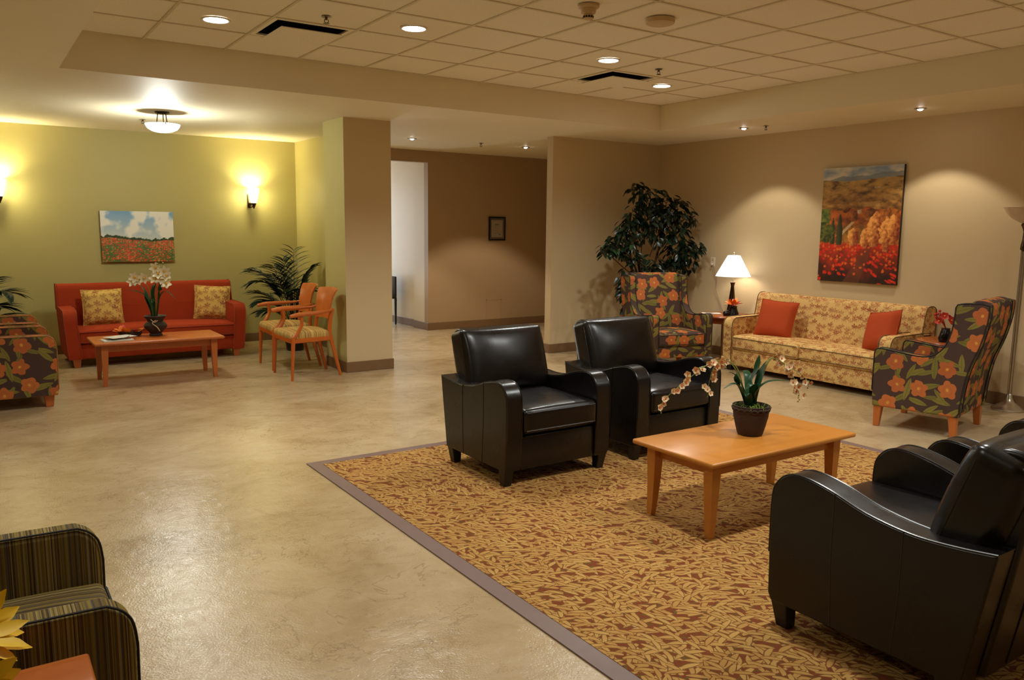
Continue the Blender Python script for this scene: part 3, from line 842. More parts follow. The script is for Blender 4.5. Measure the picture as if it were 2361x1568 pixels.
# ------------------------------------------------------------------ sofas and tub chairs
def sofa(name, label, cat, loc, rz, W_, D, aw, armz, bz, sz, backz, fab, weld, nc, legmat, lean=.0, legh=.08, full=True, bt=.20, group=None, weltarms=True):
    t = thing(name, label, cat, loc, rz, group)
    h, d = W_/2, D/2
    fr = -d
    prof = [(fr+.012, bz), (fr+.004, bz+.05), (fr, armz-.12)] + [tuple(p) for p in crv([(fr, armz-.12), (fr+.012, armz-.05), (fr+.055, armz-.008), (fr+.13, armz), (d-.25, armz+.004), (d-.06, armz)], 5)[1:]] + [(d-.03, bz)]
    for s in (-1, 1):
        bmA = prism(prof, 0, aw, 0, .02, 3)
        for v in bmA.verts:      # arms lean inwards towards the floor
            x = v.co.x - lean*0
            v.co.x = s*(h-aw+x) - s*lean*max(0, (armz-.2-v.co.z))
        if s < 0: bmesh.ops.reverse_faces(bmA, faces=bmA.faces[:])
        a = obj('arm', bmA, fab, t)
        for xx in ((h-aw+.004, h-.004) if weltarms else ((h-aw+.004,) if s > 0 else (h-.004,))):
            obj('piping', tube([(s*(xx)-s*lean*max(0, armz-.2-p[1]), p[0]-.001, p[1]+.001) for p in prof[1:-2]], .005 if weltarms else .0035, 6), weld, a)
    zc = sz-.15
    obj('front_rail', bx(-h+aw-.005, h-aw+.005, fr+.025, fr+.08, bz, zc-.008, bev=.012), fab, t)
    iw = W_-2*aw; cw = iw/nc; dp = D-bt-.03
    for k in range(nc):
        cx = -h+aw+cw*(k+.5)
        c = obj('seat_cushion', rbox(cw/2-.003, dp/2, .075, .022, (0, .006, .028), 8, tf((cx, fr+dp/2+.005, zc+.075))), fab, t)
        for z in (zc+.13, zc+.018): obj('piping', tube([(cx-cw/2+.02, fr-.001, z), (cx+cw/2-.02, fr-.001, z)], .0045, 6), weld, c)
    hw = h if full else h-aw+.01
    bp = [(d-bt-.06, bz+.02), (d-bt-.03, sz-.05), (d-bt+.035, backz-.09)] + [tuple(p) for p in crv([(d-bt+.035, backz-.09), (d-bt+.055, backz-.03), (d-bt+.095, backz), (d-.06, backz-.002), (d-.015, backz-.03)], 4)[1:]] + [(d, backz-.08), (d-.04, bz)]
    def back(hh, bp_): return prism(bp_, -hh, hh, 0, .022, 3)
    if full:
        up_ = [p for p in bp if p[1] > armz-.06]
        up_ = [(d-bt-.005, armz-.05)] + up_ + [(d-.008, armz-.05)]
        b = obj('backrest', back(hw, up_), fab, t)
        obj('back_frame', back(h-aw+.01, [(d-bt-.06, bz+.02), (d-bt-.03, sz-.05), (d-bt+.0, armz), (d-.012, armz), (d-.04, bz)]), fab, t)
        for s in (-1, 1): obj('piping', tube([(s*(hw-.004), p[0], p[1]) for p in up_], .005, 6), weld, b)
    else:
        obj('backrest', back(hw, bp), fab, t)
    for sx in (-1, 1):
        for yy in (-1, 1):
            obj('leg', taper_leg(bmesh.new(), sx*(h-.075-lean*(armz-.2)), yy*(d-.075), 0, bz+.01, .030, .042), legmat, t, False)
    return t

sofa('patterned_sofa', 'cream leaf-patterned two cushion sofa under the tall hillside canvas', 'sofa', (7.505, 5.185, 0), R(-90), 2.03, .77, .135, .605, .065, .405, .865, M['cream'], M['creamweld'], 2, M['blackwood'], bt=.24)
sofa('rust_sofa', 'rust orange sofa under the meadow canvas', 'sofa', (1.795, 10.28, 0), 0, 1.95, .86, .135, .635, .095, .415, .885, M['rust'], M['rustweld'], 1, M['wood2'], lean=.09, bt=.26)
TG = 'floral tub armchairs at the left'
sofa('floral_armchair', 'nearer dark floral armchair at the left edge with low square arms', 'armchair', (.17, 8.28, 0), R(90), .87, .84, .12, .625, .105, .42, .80, M['floral'], M['floralweld'], 1, M['wood2'], group=TG, lean=.03)
sofa('floral_armchair', 'farther dark floral armchair at the left edge, beside the rust sofa', 'armchair', (.15, 9.33, 0), R(90), .87, .84, .12, .625, .105, .42, .80, M['floral'], M['floralweld'], 1, M['wood2'], group=TG, lean=.03)
sofa('striped_armchair', 'olive striped armchair cut by the lower left corner', 'armchair', (-.10, 2.515, 0), R(90), .715, .80, .085, .625, .11, .44, .80, M['stripe'], M['darkweld'], 1, M['wood2'], weltarms=False)

def cushion(label, fab, sz, loc, rot, cat='cushion', group=None, weld=None):
    t = thing('throw_pillow', label, cat, loc, 0, group)
    t.rotation_euler = rot
    o = obj('pillow', pillow(sz, sz, .15), fab, t)
    n = 14; bm = bmesh.new(); e = []
    def pt(u, v): return (u*sz/2*(1-.05*(1-v*v)), v*sz/2*(1-.05*(1-u*u)), 0)
    e = [pt(-1+2*i/n, -1) for i in range(n)]+[pt(1, -1+2*i/n) for i in range(n)]+[pt(1-2*i/n, 1) for i in range(n)]+[pt(-1, 1-2*i/n) for i in range(n+1)]
    obj('seam', add_tube(bm, e, .005, 6), weld or fab, o)
    return t
# pillows stand on edge and lean back: local z faces out
def stand(rz, lean, roll=0): return (Matrix.Rotation(rz, 3, 'Z') @ Matrix.Rotation(R(90)-lean, 3, 'X') @ Matrix.Rotation(roll, 3, 'Z')).to_euler()
G1 = 'rust pillows on the patterned sofa'; G2 = 'gold flowered pillows on the rust sofa'
cushion('plain rust pillow at the lamp end of the patterned sofa', M['rustpil'], .43, (7.41, 5.70, .61), stand(R(-90+14), R(20), R(-3)), group=G1)
cushion('plain rust pillow by the sofa arm nearer the floor lamp', M['rustpil'], .42, (7.41, 4.45, .615), stand(R(-90-20), R(20), R(11)), group=G1)
cushion('gold flowered pillow at the left end of the rust sofa', M['gold'], .42, (1.265, 10.30, .625), stand(R(-4), R(17), R(1)), group=G2)
cushion('gold flowered pillow at the right end of the rust sofa', M['gold'], .42, (2.50, 10.35, .625), stand(R(-14), R(17), R(-3)), group=G2)

# ------------------------------------------------------------------ wing chairs
def wing_chair():
    t = thing('wing_chair', '', 'armchair')
    h, A = .38, .085
    side = [(-.325, .17), (-.335, .30), (-.335, .60)] + [tuple(p) for p in crv([(-.335, .60), (-.322, .640), (-.27, .648), (-.12, .630), (.03, .618), (.12, .645), (.185, .72), (.222, .83), (.235, .95), (.238, 1.02)], 5)[1:]] + [(.25, 1.045), (.29, 1.052), (.42, 1.060)] + [tuple(p) for p in crv([(.468, 1.05), (.462, .92), (.425, .74), (.365, .55), (.335, .36), (.32, .17)], 4)]
    for s in (-1, 1):
        bm = prism(side, 0, A, 0, .016, 3)
        for v in bm.verts:
            x = h-A+v.co.x
            v.co.x = s*x
        if s < 0: bmesh.ops.reverse_faces(bm, faces=bm.faces[:])
        a = obj('side_wing', bm, M['floral'], t)
        for xx in (h-.004, h-A+.004): obj('piping', tube([(s*xx, p[0], p[1]) for p in side[1:-1]], .0045, 6), M['darkweld'], a)
    bp = [(.14, .18), (.15, .44), (.20, .62), (.27, .88), (.315, 1.02)] + [tuple(p) for p in crv([(.315, 1.02), (.33, 1.062), (.36, 1.078), (.41, 1.078), (.452, 1.06)], 3)[1:]] + [tuple(p) for p in crv([(.464, 1.04), (.458, .92), (.42, .74), (.36, .55), (.33, .36), (.315, .18)], 4)]
    obj('backrest', prism(bp, -h+A-.012, h-A+.012, 0, .014, 2), M['floral'], t)
    obj('front_rail', bx(-h+A-.004, h-A+.004, -.318, -.25, .17, .295, bev=.012), M['floral'], t)
    c = obj('seat_cushion', rbox(h-A-.003, .255, .068, .022, (0, .006, .03), 8, tf((0, -.075, .372))), M['floral'], t)
    for z in (.425, .315): obj('piping', tube([(-.27, -.331, z), (.27, -.331, z)], .0042, 6), M['darkweld'], c)
    obj('seat_base', bx(-h+A-.01, h-A+.01, -.25, .31, .172, .30), M['floral'], t, False)
    for sx in (-1, 1):
        for y, ly in ((-.285, -.008), (.275, .012)):
            obj('leg', taper_leg(bmesh.new(), sx*(h-.045), y, 0, .178, .022, .032, (0, ly)), M['wood2'], t, False)
    return t
wc = wing_chair(); wc.location = (6.535, 3.46, 0); wc.rotation_euler = (0, 0, R(180+12)); wc['group'] = 'floral wing chairs'
wc['label'] = 'brown floral wing chair turned away, beside the floor lamp'
dup(wc, (6.62, 6.58, 0), R(-15), 'brown floral wing chair facing us in front of the ficus tree')

# ------------------------------------------------------------------ tables
def coffee_table(name, label, loc, W_, D, H_, mat, leg_in=.10):
    t = thing(name, label, 'table', loc)
    w2, d2 = W_/2, D/2
    bm = bx(-w2, w2, -d2, d2, H_-.028, H_, bev=.011, seg=3)
    obj('tabletop', bm, mat, t)
    ap_ = bmesh.new(); q = leg_in+.01
    add_box(ap_, -w2+q, w2-q, -d2+.085, -d2+.105, H_-.098, H_-.027); add_box(ap_, -w2+q, w2-q, d2-.105, d2-.085, H_-.098, H_-.027)
    add_box(ap_, -w2+q-.005, -w2+q+.015, -d2+.09, d2-.09, H_-.098, H_-.027); add_box(ap_, w2-q-.015, w2-q+.005, -d2+.09, d2-.09, H_-.098, H_-.027)
    obj('apron', ap_, mat, t, False)
    for sx in (-1, 1):
        for sy in (-1, 1):
            bm = bmesh.new(); rings = []
            for z, r, o in ((H_-.027, .031, 0), (H_-.11, .030, .0), (H_*.5, .026, .001), (H_*.2, .021, .004), (0, .017, .008)):
                cx, cy = sx*(w2-leg_in+.004+o), sy*(d2-.088+o)
                rings.append([bm.verts.new((cx+a*r, cy+b*r, z)) for a, b in ((-1, -1), (1, -1), (1, 1), (-1, 1))])
            fs = [bm.faces.new(rings[0]), bm.faces.new(rings[-1][::-1])]
            for a, b in zip(rings, rings[1:]):
                for i in range(4): bm.faces.new((a[i], b[i], b[(i+1) % 4], a[(i+1) % 4]))
            bmesh.ops.recalc_face_normals(bm, faces=bm.faces[:])
            obj('leg', bm, mat, t, True, 60)
    return t
M['woodx'] = M['wood']
coffee_table('coffee_table', 'honey wood coffee table on the leaf rug, holding the potted orchid', (3.595, 2.92, .009), 1.205, .59, .427, M['wood'])
coffee_table('coffee_table', 'honey wood coffee table in front of the rust sofa', (1.565, 8.83, 0), 1.22, .60, .437, M['wood2'])

def round_table(label, loc, H_, r):
    t = thing('round_end_table', label, 'table', loc, 0, 'round cherry end tables')
    obj('tabletop', lathe([(0, H_-.03), (r-.02, H_-.03), (r-.004, H_-.022), (r, H_-.012), (r-.004, H_-.003), (r-.012, H_), (0, H_)], 48), M['cherry'], t)
    obj('apron', lathe([(r-.07, H_-.03), (r-.07, H_-.095), (r-.085, H_-.095), (r-.085, H_-.03)], 40), M['cherry'], t)
    for k in range(4):
        a = PI/4+k*PI/2; cx, cy = math.cos(a), math.sin(a)
        bm = bmesh.new()
        pts = crv([(cx*(r-.075), cy*(r-.075), H_-.03), (cx*(r-.07), cy*(r-.07), H_*.55), (cx*(r-.085), cy*(r-.085), H_*.2), (cx*(r-.065), cy*(r-.065), 0)], 5)
        obj('leg', add_tube(bm, pts, lambda s: .024-.009*s, 8), M['cherry'], t)
    return t
round_table('round cherry end table holding the lit lamp', (7.53, 6.53, 0), .58, .325)
round_table('round cherry end table behind the wing chair near the floor lamp', (7.53, 3.80, 0), .595, .32)
t = thing('side_table', 'orange wood side table corner with yellow flowers, lower left', 'table', (-.14, 1.785, 0))
obj('tabletop', bx(-.32, .32, -.29, .29, .532, .56, bev=.008, seg=3), M['wood2'], t)
obj('apron', bx(-.27, .27, -.24, .24, .46, .533), M['wood2'], t, False)
for sx in (-1, 1):
    for sy in (-1, 1): obj('leg', taper_leg(bmesh.new(), sx*.255, sy*.225, 0, .533, .017, .026), M['wood2'], t, False)

# ------------------------------------------------------------------ wooden armchairs
def wood_chair():
    """open-arm dining chair, faces -X"""
    t = thing('wooden_armchair', '', 'chair')
    w_ = M['chwood']
    for s in (-1, 1):
        yf, yr = s*.285, s*.205
        obj('leg', tube(crv([(-.245, yf, 0), (-.235, yf, .22), (-.225, yf, .40), (-.222, yf*.985, .45)], 5), lambda q: .014+.010*min(1, q*1.3), 8), w_, t)
        obj('arm_post', tube(crv([(-.222, yf*.985, .44), (-.17, yf*.98, .50), (-.13, yf*.99, .58), (-.135, yf, .672)], 6), lambda q: .022-.005*q, 8), w_, t)
        obj('armrest', tube(crv([(-.255, s*.30, .668), (-.15, s*.302, .684), (.02, s*.285, .690), (.16, s*.25, .700), (.215, s*.225, .712)], 6), lambda q: .012+.012*math.sin(PI*min(1, q*1.1+.15)), 10), w_, t)
        obj('leg', tube(crv([(.31, yr*1.02, 0), (.265, yr, .18), (.222, yr*.98, .36), (.200, yr*.97, .48), (.215, yr*.96, .62), (.245, yr*.95, .72)], 6), lambda q: .015+.008*math.sin(PI*q), 8), w_, t)
    # backrest: curved splat flaring to the top rail
    bm = bmesh.new(); n = 12; rows = []
    for z, half, x, c in ((.595, .185, .212, .035), (.66, .192, .222, .042), (.75, .205, .235, .05), (.84, .222, .255, .056), (.90, .240, .282, .06), (.918, .246, .298, .06)):
        rows.append([(x-c*(u*u)+c*.6, u*half, z+.012*(1-u*u)) for u in [-1+2*i/n for i in range(n+1)]])
    th = .017
    F_ = [[bm.verts.new((p[0]-th/2, p[1], p[2])) for p in r] for r in rows]; B_ = [[bm.verts.new((p[0]+th/2, p[1], p[2])) for p in r] for r in rows]
    for j in range(len(rows)-1):
        for i in range(n):
            bm.faces.new((F_[j][i], F_[j+1][i], F_[j+1][i+1], F_[j][i+1])); bm.faces.new((B_[j][i], B_[j][i+1], B_[j+1][i+1], B_[j+1][i]))
        bm.faces.new((F_[j][0], B_[j][0], B_[j+1][0], F_[j+1][0])); bm.faces.new((F_[j][n], F_[j+1][n], B_[j+1][n], B_[j][n]))
    for i in range(n):
        bm.faces.new((F_[0][i], F_[0][i+1], B_[0][i+1], B_[0][i])); bm.faces.new((F_[-1][i], B_[-1][i], B_[-1][i+1], F_[-1][i+1]))
    bmesh.ops.recalc_face_normals(bm, faces=bm.faces[:])
    obj('backrest', bm, w_, t)
    bm = bmesh.new()
    def trap(z0, z1, g): return [(-.245+g, -.295+g), (-.245+g, .295-g), (.205-g, .215-g), (.205-g, -.215+g)]
    add_prism(bm, trap(0, 0, 0), .385, .435, 2, .006, 1)
    obj('seat_frame', bm, w_, t, False)
    bm = rbox(.225, .29, .035, .025, (0, 0, .03), 7)
    for v in bm.verts: v.co.y *= 1-.26*(v.co.x+.225)/.45
    bmesh.ops.transform(bm, matrix=tf((-.022, 0, .452)), verts=bm.verts)
    o = obj('seat', bm, M['chseat'], t)
    return t
wch = wood_chair(); wch.location = (2.93, 8.25, 0); wch['group'] = 'wooden armchairs by the pillar'
wch['label'] = 'nearer orange wood open armchair with gold striped seat beside the pillar'
dup(wch, (2.97, 8.93, 0), R(-3), 'farther orange wood open armchair in front of the palm')

# ------------------------------------------------------------------ rug
RX0, RX1, RY0, RY1 = 1.795, 5.45, .15, 5.085
t = thing('area_rug', 'gold and rust leaf patterned rug with a mauve border', 'rug', (0, 0, 0))
B_ = .085
bm = bmesh.new()
def bord(a, b, c, d): add_prism(bm, [a, b, c, d], .0005, .007, 2)
bord((RX0, RY0), (RX0+B_, RY0+B_), (RX0+B_, RY1-B_), (RX0, RY1)); bord((RX0, RY1), (RX0+B_, RY1-B_), (RX1-B_, RY1-B_), (RX1, RY1))
bord((RX1, RY1), (RX1-B_, RY1-B_), (RX1-B_, RY0+B_), (RX1, RY0)); bord((RX1, RY0), (RX1-B_, RY0+B_), (RX0+B_, RY0+B_), (RX0, RY0))
obj('border', bm, M['mauve'], t, False)
obj('carpet', bx(RX0+B_, RX1-B_, RY0+B_, RY1-B_, .0005, .009), M['rug'], t, False)

# ------------------------------------------------------------------ lamps
t = thing('table_lamp', 'lit table lamp with white cone shade on the round end table', 'lamp', (7.66, 6.55, .58))
obj('base', lathe([(0, 0), (.075, 0), (.08, .008), (.06, .018), (.055, .05), (.042, .14), (.028, .26), (.020, .335), (.027, .37), (.034, .382), (.028, .384), (.010, .37), (0, .37)], 28), M['bronze'], t)
obj('stem', tube([(0, 0, .36), (0, 0, .735)], .006, 8), M['steel'], t)
obj('shade', lathe([(.208, .455), (.073, .705), (.071, .703), (.205, .455)], 44), M['shade'], t)
obj('finial', lathe([(0, .755), (.006, .75), (.008, .742), (.004, .735), (.006, .725), (0, .722)], 12), M['steel'], t)
light('lamp_bulb', 'POINT', (7.66, 6.55, .58+.58), TLAMP_W, TLAMP_C, shadow_soft_size=.04)
bm = tube(crv([(.235, .545, .585), (.225, .50, .50), (.235, .47, .38), (.225, .47, .27), (.235, .42, .15), (.23, .36, .03), (.22, .30, -.05), (.20, .2, -.25), (.15, .0, -.30)], 7), .004, 6)
obj('cord', bm, M['cord'], t)
t = thing('wall_outlet', 'white wall outlet with the lamp plug, left of the lamp', 'outlet', (XW-.0005, 7.10, 1.18), R(-90))
obj('plate', bx(-.038, .038, -.006, 0, -.06, .06, bev=.003, seg=1), M['white'], t)
for z in (.012, -.046): obj('socket', bx(-.017, .017, -.008, -.005, z, z+.034), M['device'], t, False)
obj('plug', bx(-.014, .014, -.032, -.008, -.042, -.016, bev=.003, seg=1), M['white'], t)

t = thing('floor_lamp', 'unlit nickel floor lamp with an upturned frosted bowl at the right edge', 'lamp', (7.735, 3.375, 0))
obj('base', lathe([(0, 0), (.135, 0), (.138, .012), (.13, .022), (.09, .045), (.045, .075), (.026, .11), (.022, .14), (.016, .15), (0, .15)], 36), M['steel'], t)
bm = bmesh.new()
add_tube(bm, [(0, 0, .14), (0, 0, 1.46)], .011, 10)
for s in (-1, 1): add_tube(bm, [(s*.017, -s*.010, .15), (s*.017, -s*.010, 1.44)], .006, 8)
obj('pole', bm, M['steel'], t)
obj('collar', lathe([(0, 1.43), (.02, 1.43), (.03, 1.45), (.028, 1.48), (.02, 1.53), (.017, 1.60), (.025, 1.63), (.04, 1.66), (.03, 1.68), (0, 1.68)], 20), M['bronze'], t)
obj('bowl', lathe([(.03, 1.675), (.06, 1.685), (.11, 1.715), (.15, 1.755), (.18, 1.805), (.186, 1.815), (.180, 1.817), (.145, 1.765), (.10, 1.725), (.05, 1.695), (.0, 1.69)], 40), M['frost'], t)

# ------------------------------------------------------------------ plants and small things
def leaf_bm(L, W_, fold=.25, droop=.15, n=5):
    bm = bmesh.new(); rows = []
    for i in range(n+1):
        s = i/n; ww = W_/2*math.sin(PI*min(1, s*.92+.06))**.8 if 0 < i < n else W_*.03
        z = -droop*L*s*s
        rows.append([bm.verts.new((s*L, -ww, z+fold*ww)), bm.verts.new((s*L, 0, z)), bm.verts.new((s*L, ww, z+fold*ww))])
    for a, b in zip(rows, rows[1:]):
        for j in (0, 1): bm.faces.new((a[j], b[j], b[j+1], a[j+1]))
    return bm

def strap_bm(pts, W_, fold=.3):
    """long arching leaf along a path"""
    P = crv(pts, 5); bm = bmesh.new(); rows = []; n = len(P)-1
    for i, p in enumerate(P):
        t_ = (P[min(i+1, n)]-P[max(i-1, 0)]).normalized()
        side = t_.cross(Vector((0, 0, 1)))
        side = side.normalized() if side.length > .05 else Vector((1, .3, 0)).normalized()
        nrm = side.cross(t_)
        s = i/n; ww = W_/2*(.45+.55*math.sin(PI*min(1, s*.9+.12)))*(1 if i < n else .12)
        if s > .8: ww *= max(.15, (1-s)/.2)**.6
        rows.append([bm.verts.new(p-side*ww+nrm*fold*ww), bm.verts.new(p), bm.verts.new(p+side*ww+nrm*fold*ww)])
    for a, b in zip(rows, rows[1:]):
        for j in (0, 1): bm.faces.new((a[j], b[j], b[j+1], a[j+1]))
    bmesh.ops.solidify(bm, geom=bm.faces[:], thickness=.0012)
    return bm

def flower_meshes(r, pm, cmat, npet=5, name='flower', wd=.95):
    bm = bmesh.new()
    for k in range(npet):
        a = 2*PI*k/npet; l = leaf_bm(r, r*wd, .15, -.12, 4)
        m = tf((0, 0, 0), (0, R(-18), a)); bmesh.ops.transform(l, matrix=m, verts=l.verts)
        me = bpy.data.meshes.new('x'); l.to_mesh(me); l.free(); bm.from_mesh(me); bpy.data.meshes.remove(me)
    f = mesh_of(name, bm, pm)
    c = mesh_of(name+'_centre', lathe([(0, r*.42), (r*.14, r*.38), (r*.2, r*.18), (r*.1, 0)], 8), cmat)
    return f, c

def merge(bm, other, m=None):
    if m is not None: bmesh.ops.transform(other, matrix=m, verts=other.verts)
    me = bpy.data.meshes.new('x'); other.to_mesh(me); other.free(); bm.from_mesh(me); bpy.data.meshes.remove(me)

def aim(v, roll=0):
    """matrix turning +Z to v"""
    return Vector(v).to_track_quat('Z', 'Y').to_matrix() @ Matrix.Rotation(roll, 3, 'Z')

# potted orchid on the coffee table
op = Vector((3.633, 2.93, .437))
t = thing('potted_orchid', 'pale orchid with drooping sprays in a brown pot on the coffee table', 'plant', op)
rr = random.Random(3)
obj('pot', lathe([(0, 0), (.066, 0), (.071, .006), (.083, .05), (.096, .105), (.102, .160), (.104, .170), (.098, .172), (.092, .162), (.090, .145), (0, .143)], 40), M['pot'], t)
bm = bmesh.new()
for w_ in range(2):
    add_tube(bm, [((.100+.003*math.sin(a*9+w_*PI))*math.cos(a), (.100+.003*math.sin(a*9+w_*PI))*math.sin(a), .148+.009*math.sin(a*9+w_*PI)) for a in [2*PI*i/120 for i in range(121)]], .006, 6, False)
obj('relief_band', bm, M['pot'], t)
obj('soil', lathe([(0, .149), (.05, .150), (.0915, .147)], 24), M['soil'], t)
bm = bmesh.new()
for i in range(46):
    a, q = rr.random()*6.28, .025+.06*rr.random(); x, y = q*math.cos(a), q*math.sin(a); d = rr.random()*6.28
    add_tube(bm, crv([(x, y, .148), (x+.012*math.cos(d), y+.012*math.sin(d), .168+.014*rr.random()), (x+.03*math.cos(d), y+.03*math.sin(d), .158)], 3), .0022, 4)
o = obj('moss', bm, M['moss'], t); o['kind'] = 'stuff'
def rvec(a, h): return Vector((math.cos(a)*h[0], math.sin(a)*h[0], h[1]))
# image-left is about (-.83,.56) in plan, image-right the opposite
LX = Vector((-.828, .561, 0)); DX = Vector((.561, .828, 0))
def pl(l, d, z): return LX*l+DX*d+Vector((0, 0, z))
for pts, wd in (([pl(0, 0, .14), pl(.01, 0, .28), pl(-.02, .0, .37), pl(-.035, .01, .455)], .040), ([pl(-.02, 0, .14), pl(-.03, .0, .27), pl(-.06, .02, .37), pl(-.085, .02, .425)], .036),
                ([pl(-.01, -.01, .14), pl(-.02, -.03, .25), pl(-.08, -.04, .31), pl(-.20, -.03, .315)], .034), ([pl(.0, -.01, .14), pl(-.0, -.03, .25), pl(.02, -.06, .30), pl(.065, -.08, .26)], .038),
                ([pl(.02, 0, .14), pl(.05, -.01, .22), pl(.10, -.02, .29), pl(.17, -.02, .262)], .040), ([pl(.02, 0, .14), pl(.04, .01, .24), pl(.09, .02, .33), pl(.135, .02, .355)], .034),
                ([pl(.03, .0, .14), pl(.05, .01, .21), pl(.08, .03, .30), pl(.06, .05, .36)], .034), ([pl(.0, .02, .14), pl(.0, .06, .24), pl(.0, .12, .33), pl(.01, .2, .33)], .036),
                ([pl(.01, -.02, .14), pl(.03, -.05, .20), pl(.045, -.07, .25), pl(.06, -.09, .235)], .032)):
    obj('leaf', strap_bm(pts, wd*1.3), M['orchleaf'], t)
fm, fc = flower_meshes(.028, M['petal'], M['pcent'])
def spray(pts, n0, nfl, side, r_):
    P = crv(pts, 8); obj('stem', tube(P, lambda q: .0035-.002*q, 6), M['stem'], t)
    for i in range(nfl):
        q = n0+(1-n0)*i/max(1, nfl-1); p = P[min(len(P)-1, int(q*(len(P)-1)))]
        off = Vector((r_.uniform(-1, 1), r_.uniform(-1, 1), r_.uniform(-1.1, .4)))*.022
        o = obj('flower', fm, None, t); o.location = p+off
        s_ = 1.05-.35*q
        dirv = Vector((-.45, -.75, .15))+Vector((r_.uniform(-.7, .7), r_.uniform(-.6, .6), r_.uniform(-.5, .3)))
        o.rotation_euler = aim(dirv, r_.random()*6).to_euler(); o.scale = (s_,)*3
        obj('flower_centre', fc, None, o)
    bm = bmesh.new()
    for i in range(4):
        p = P[-1]+Vector((r_.uniform(-.008, .008), r_.uniform(-.008, .008), -.012*i)); merge(bm, lathe([(0, -.006), (.004, -.002), (.004, .003), (0, .006)], 6), tf(p))
    obj('bud', bm, M['stem'], t)
spray([pl(.03, 0, .14), pl(.06, .0, .30), pl(.11, -.01, .40), pl(.20, -.01, .425), pl(.31, -.03, .37), pl(.40, -.05, .30), pl(.47, -.06, .245), pl(.53, -.07, .17)], .36, 22, 1, rr)
spray([pl(.02, 0, .14), pl(.07, .0, .31), pl(.13, .01, .41), pl(.20, .02, .40), pl(.235, .01, .33), pl(.25, .0, .25)], .45, 13, 1, rr)
spray([pl(-.02, 0, .14), pl(-.05, .02, .30), pl(-.09, .04, .41), pl(-.14, .05, .435), pl(-.21, .04, .37), pl(-.26, .03, .29), pl(-.28, .03, .22)], .45, 13, -1, rr)
spray([pl(-.02, .01, .14), pl(-.06, .02, .32), pl(-.11, .03, .43), pl(-.19, .02, .40), pl(-.27, .0, .35), pl(-.31, -.01, .31)], .62, 6, -1, rr)
obj('stem', tube(crv([pl(.15, 0, .41), pl(.22, -.02, .41), pl(.32, -.05, .385)], 5), .003, 6), M['stem'], t)

# white orchid in a dark urn on the far table
t = thing('white_orchid_vase', 'white artificial orchid in a dark footed urn on the far coffee table', 'plant', (1.575, 8.90, .438))
obj('urn', lathe([(0, 0), (.062, 0), (.065, .012), (.055, .025), (.075, .05), (.108, .085), (.112, .11), (.095, .135), (.075, .150), (.085, .175), (.105, .195), (.11, .205), (.10, .21), (.07, .19), (0, .185)], 32, fx=lambda a, z: 1+.05*math.sin(a*6)*(z > .14)), M['urn'], t)
bm = bmesh.new(); add_tube(bm, crv([pl(-.05, -.10, .17), pl(-.02, -.115, .14), pl(-.07, -.118, .10), pl(-.09, -.11, .06)], 4), .005, 6); add_tube(bm, crv([pl(.0, -.105, .18), pl(-.04, -.118, .15), pl(-.075, -.11, .17)], 4), .004, 6)
obj('raffia_bow', bm, M['device'], t)
for pts, wd in (([pl(.02, 0, .18), pl(.06, 0, .36), pl(.14, 0, .44), pl(.27, 0, .47)], .05), ([pl(.03, 0, .18), pl(.07, .0, .34), pl(.10, .02, .45), pl(.16, .02, .53)], .045), ([pl(0, 0, .18), pl(.01, 0, .38), pl(-.02, 0, .52), pl(-.04, .02, .55)], .055),
                ([pl(-.02, .0, .18), pl(-.05, 0, .36), pl(-.06, 0, .50), pl(-.05, 0, .60)], .05), ([pl(-.02, .0, .18), pl(-.06, 0, .40), pl(-.14, -.02, .46), pl(-.24, -.04, .38)], .03), ([pl(.01, .02, .18), pl(.04, .05, .38), pl(.03, .08, .5), pl(.02, .12, .52)], .05)):
    obj('leaf', strap_bm(pts, wd), M['orchleaf'], t)
fm2, fc2 = flower_meshes(.068, M['wpetal'], M['ycent'], 6, 'flower', .55)
for pts, fl in (([pl(.02, 0, .18), pl(.04, 0, .45), pl(.10, -.01, .56), pl(.16, -.02, .58)], ((.20, .56), (.14, .575), (.075, .595), (.17, .60))),
                ([pl(-.01, 0, .18), pl(-.02, 0, .5), pl(-.04, -.01, .68), pl(-.06, -.02, .75)], ((-.04, .70), (-.13, .665), (-.03, .59), (-.10, .585), (-.14, .535), (-.07, .64), (-.15, .62)))):
    obj('stem', tube(crv(pts, 6), .004, 6), M['stem'], t)
    for l, z in fl:
        o = obj('flower', fm2, None, t); o.location = pl(l, -.03+.02*rr.random(), z)
        o.rotation_euler = aim((-.35+rr.uniform(-.3, .3), -.9, .2+rr.uniform(-.3, .3)), rr.random()*6).to_euler()
        obj('flower_centre', fc2, None, o)
bm = bmesh.new()
for l, z in ((-.075, .765), (-.115, .745), (-.06, .735)): merge(bm, lathe([(0, -.016), (.010, -.004), (.010, .008), (0, .016)], 8), tf(pl(l, -.02, z)))
obj('bud', bm, M['stem'], t)

# newspaper and little wreath on the far table
t = thing('newspaper', 'folded newspaper with a red strip on the left end of the far coffee table', 'newspaper', (1.18, 8.70, .438), R(6))
for k in range(4):
    obj('sheet', bx(-.14+.003*k, .14-.004*k, -.095+.003*k, .095-.002*k, .004*k, .004*k+.0035), M['paper'], t, False)
bm = bmesh.new(); add_box(bm, -.04, .12, -.03, -.005, .0155, .0165)
obj('red_strip', bm, M['redink'], t, False)
bm = bmesh.new()
for k in range(7): add_box(bm, -.11, .11-.02*(k % 3), -.085+.024*k, -.078+.024*k, .0154, .0160)
obj('print', bm, M['ink'], t, False)
obj('raised_corner', leaf_bm(.13, .10, .4, -.35), M['paper'], t); t.children[-1].location = (.04, .04, .016); t.children[-1].rotation_euler = (0, 0, R(20))
t = thing('leaf_wreath', 'small brown twig wreath with orange leaves beside the newspaper', 'ornament', (1.345, 9.00, .4425))
bm = bmesh.new()
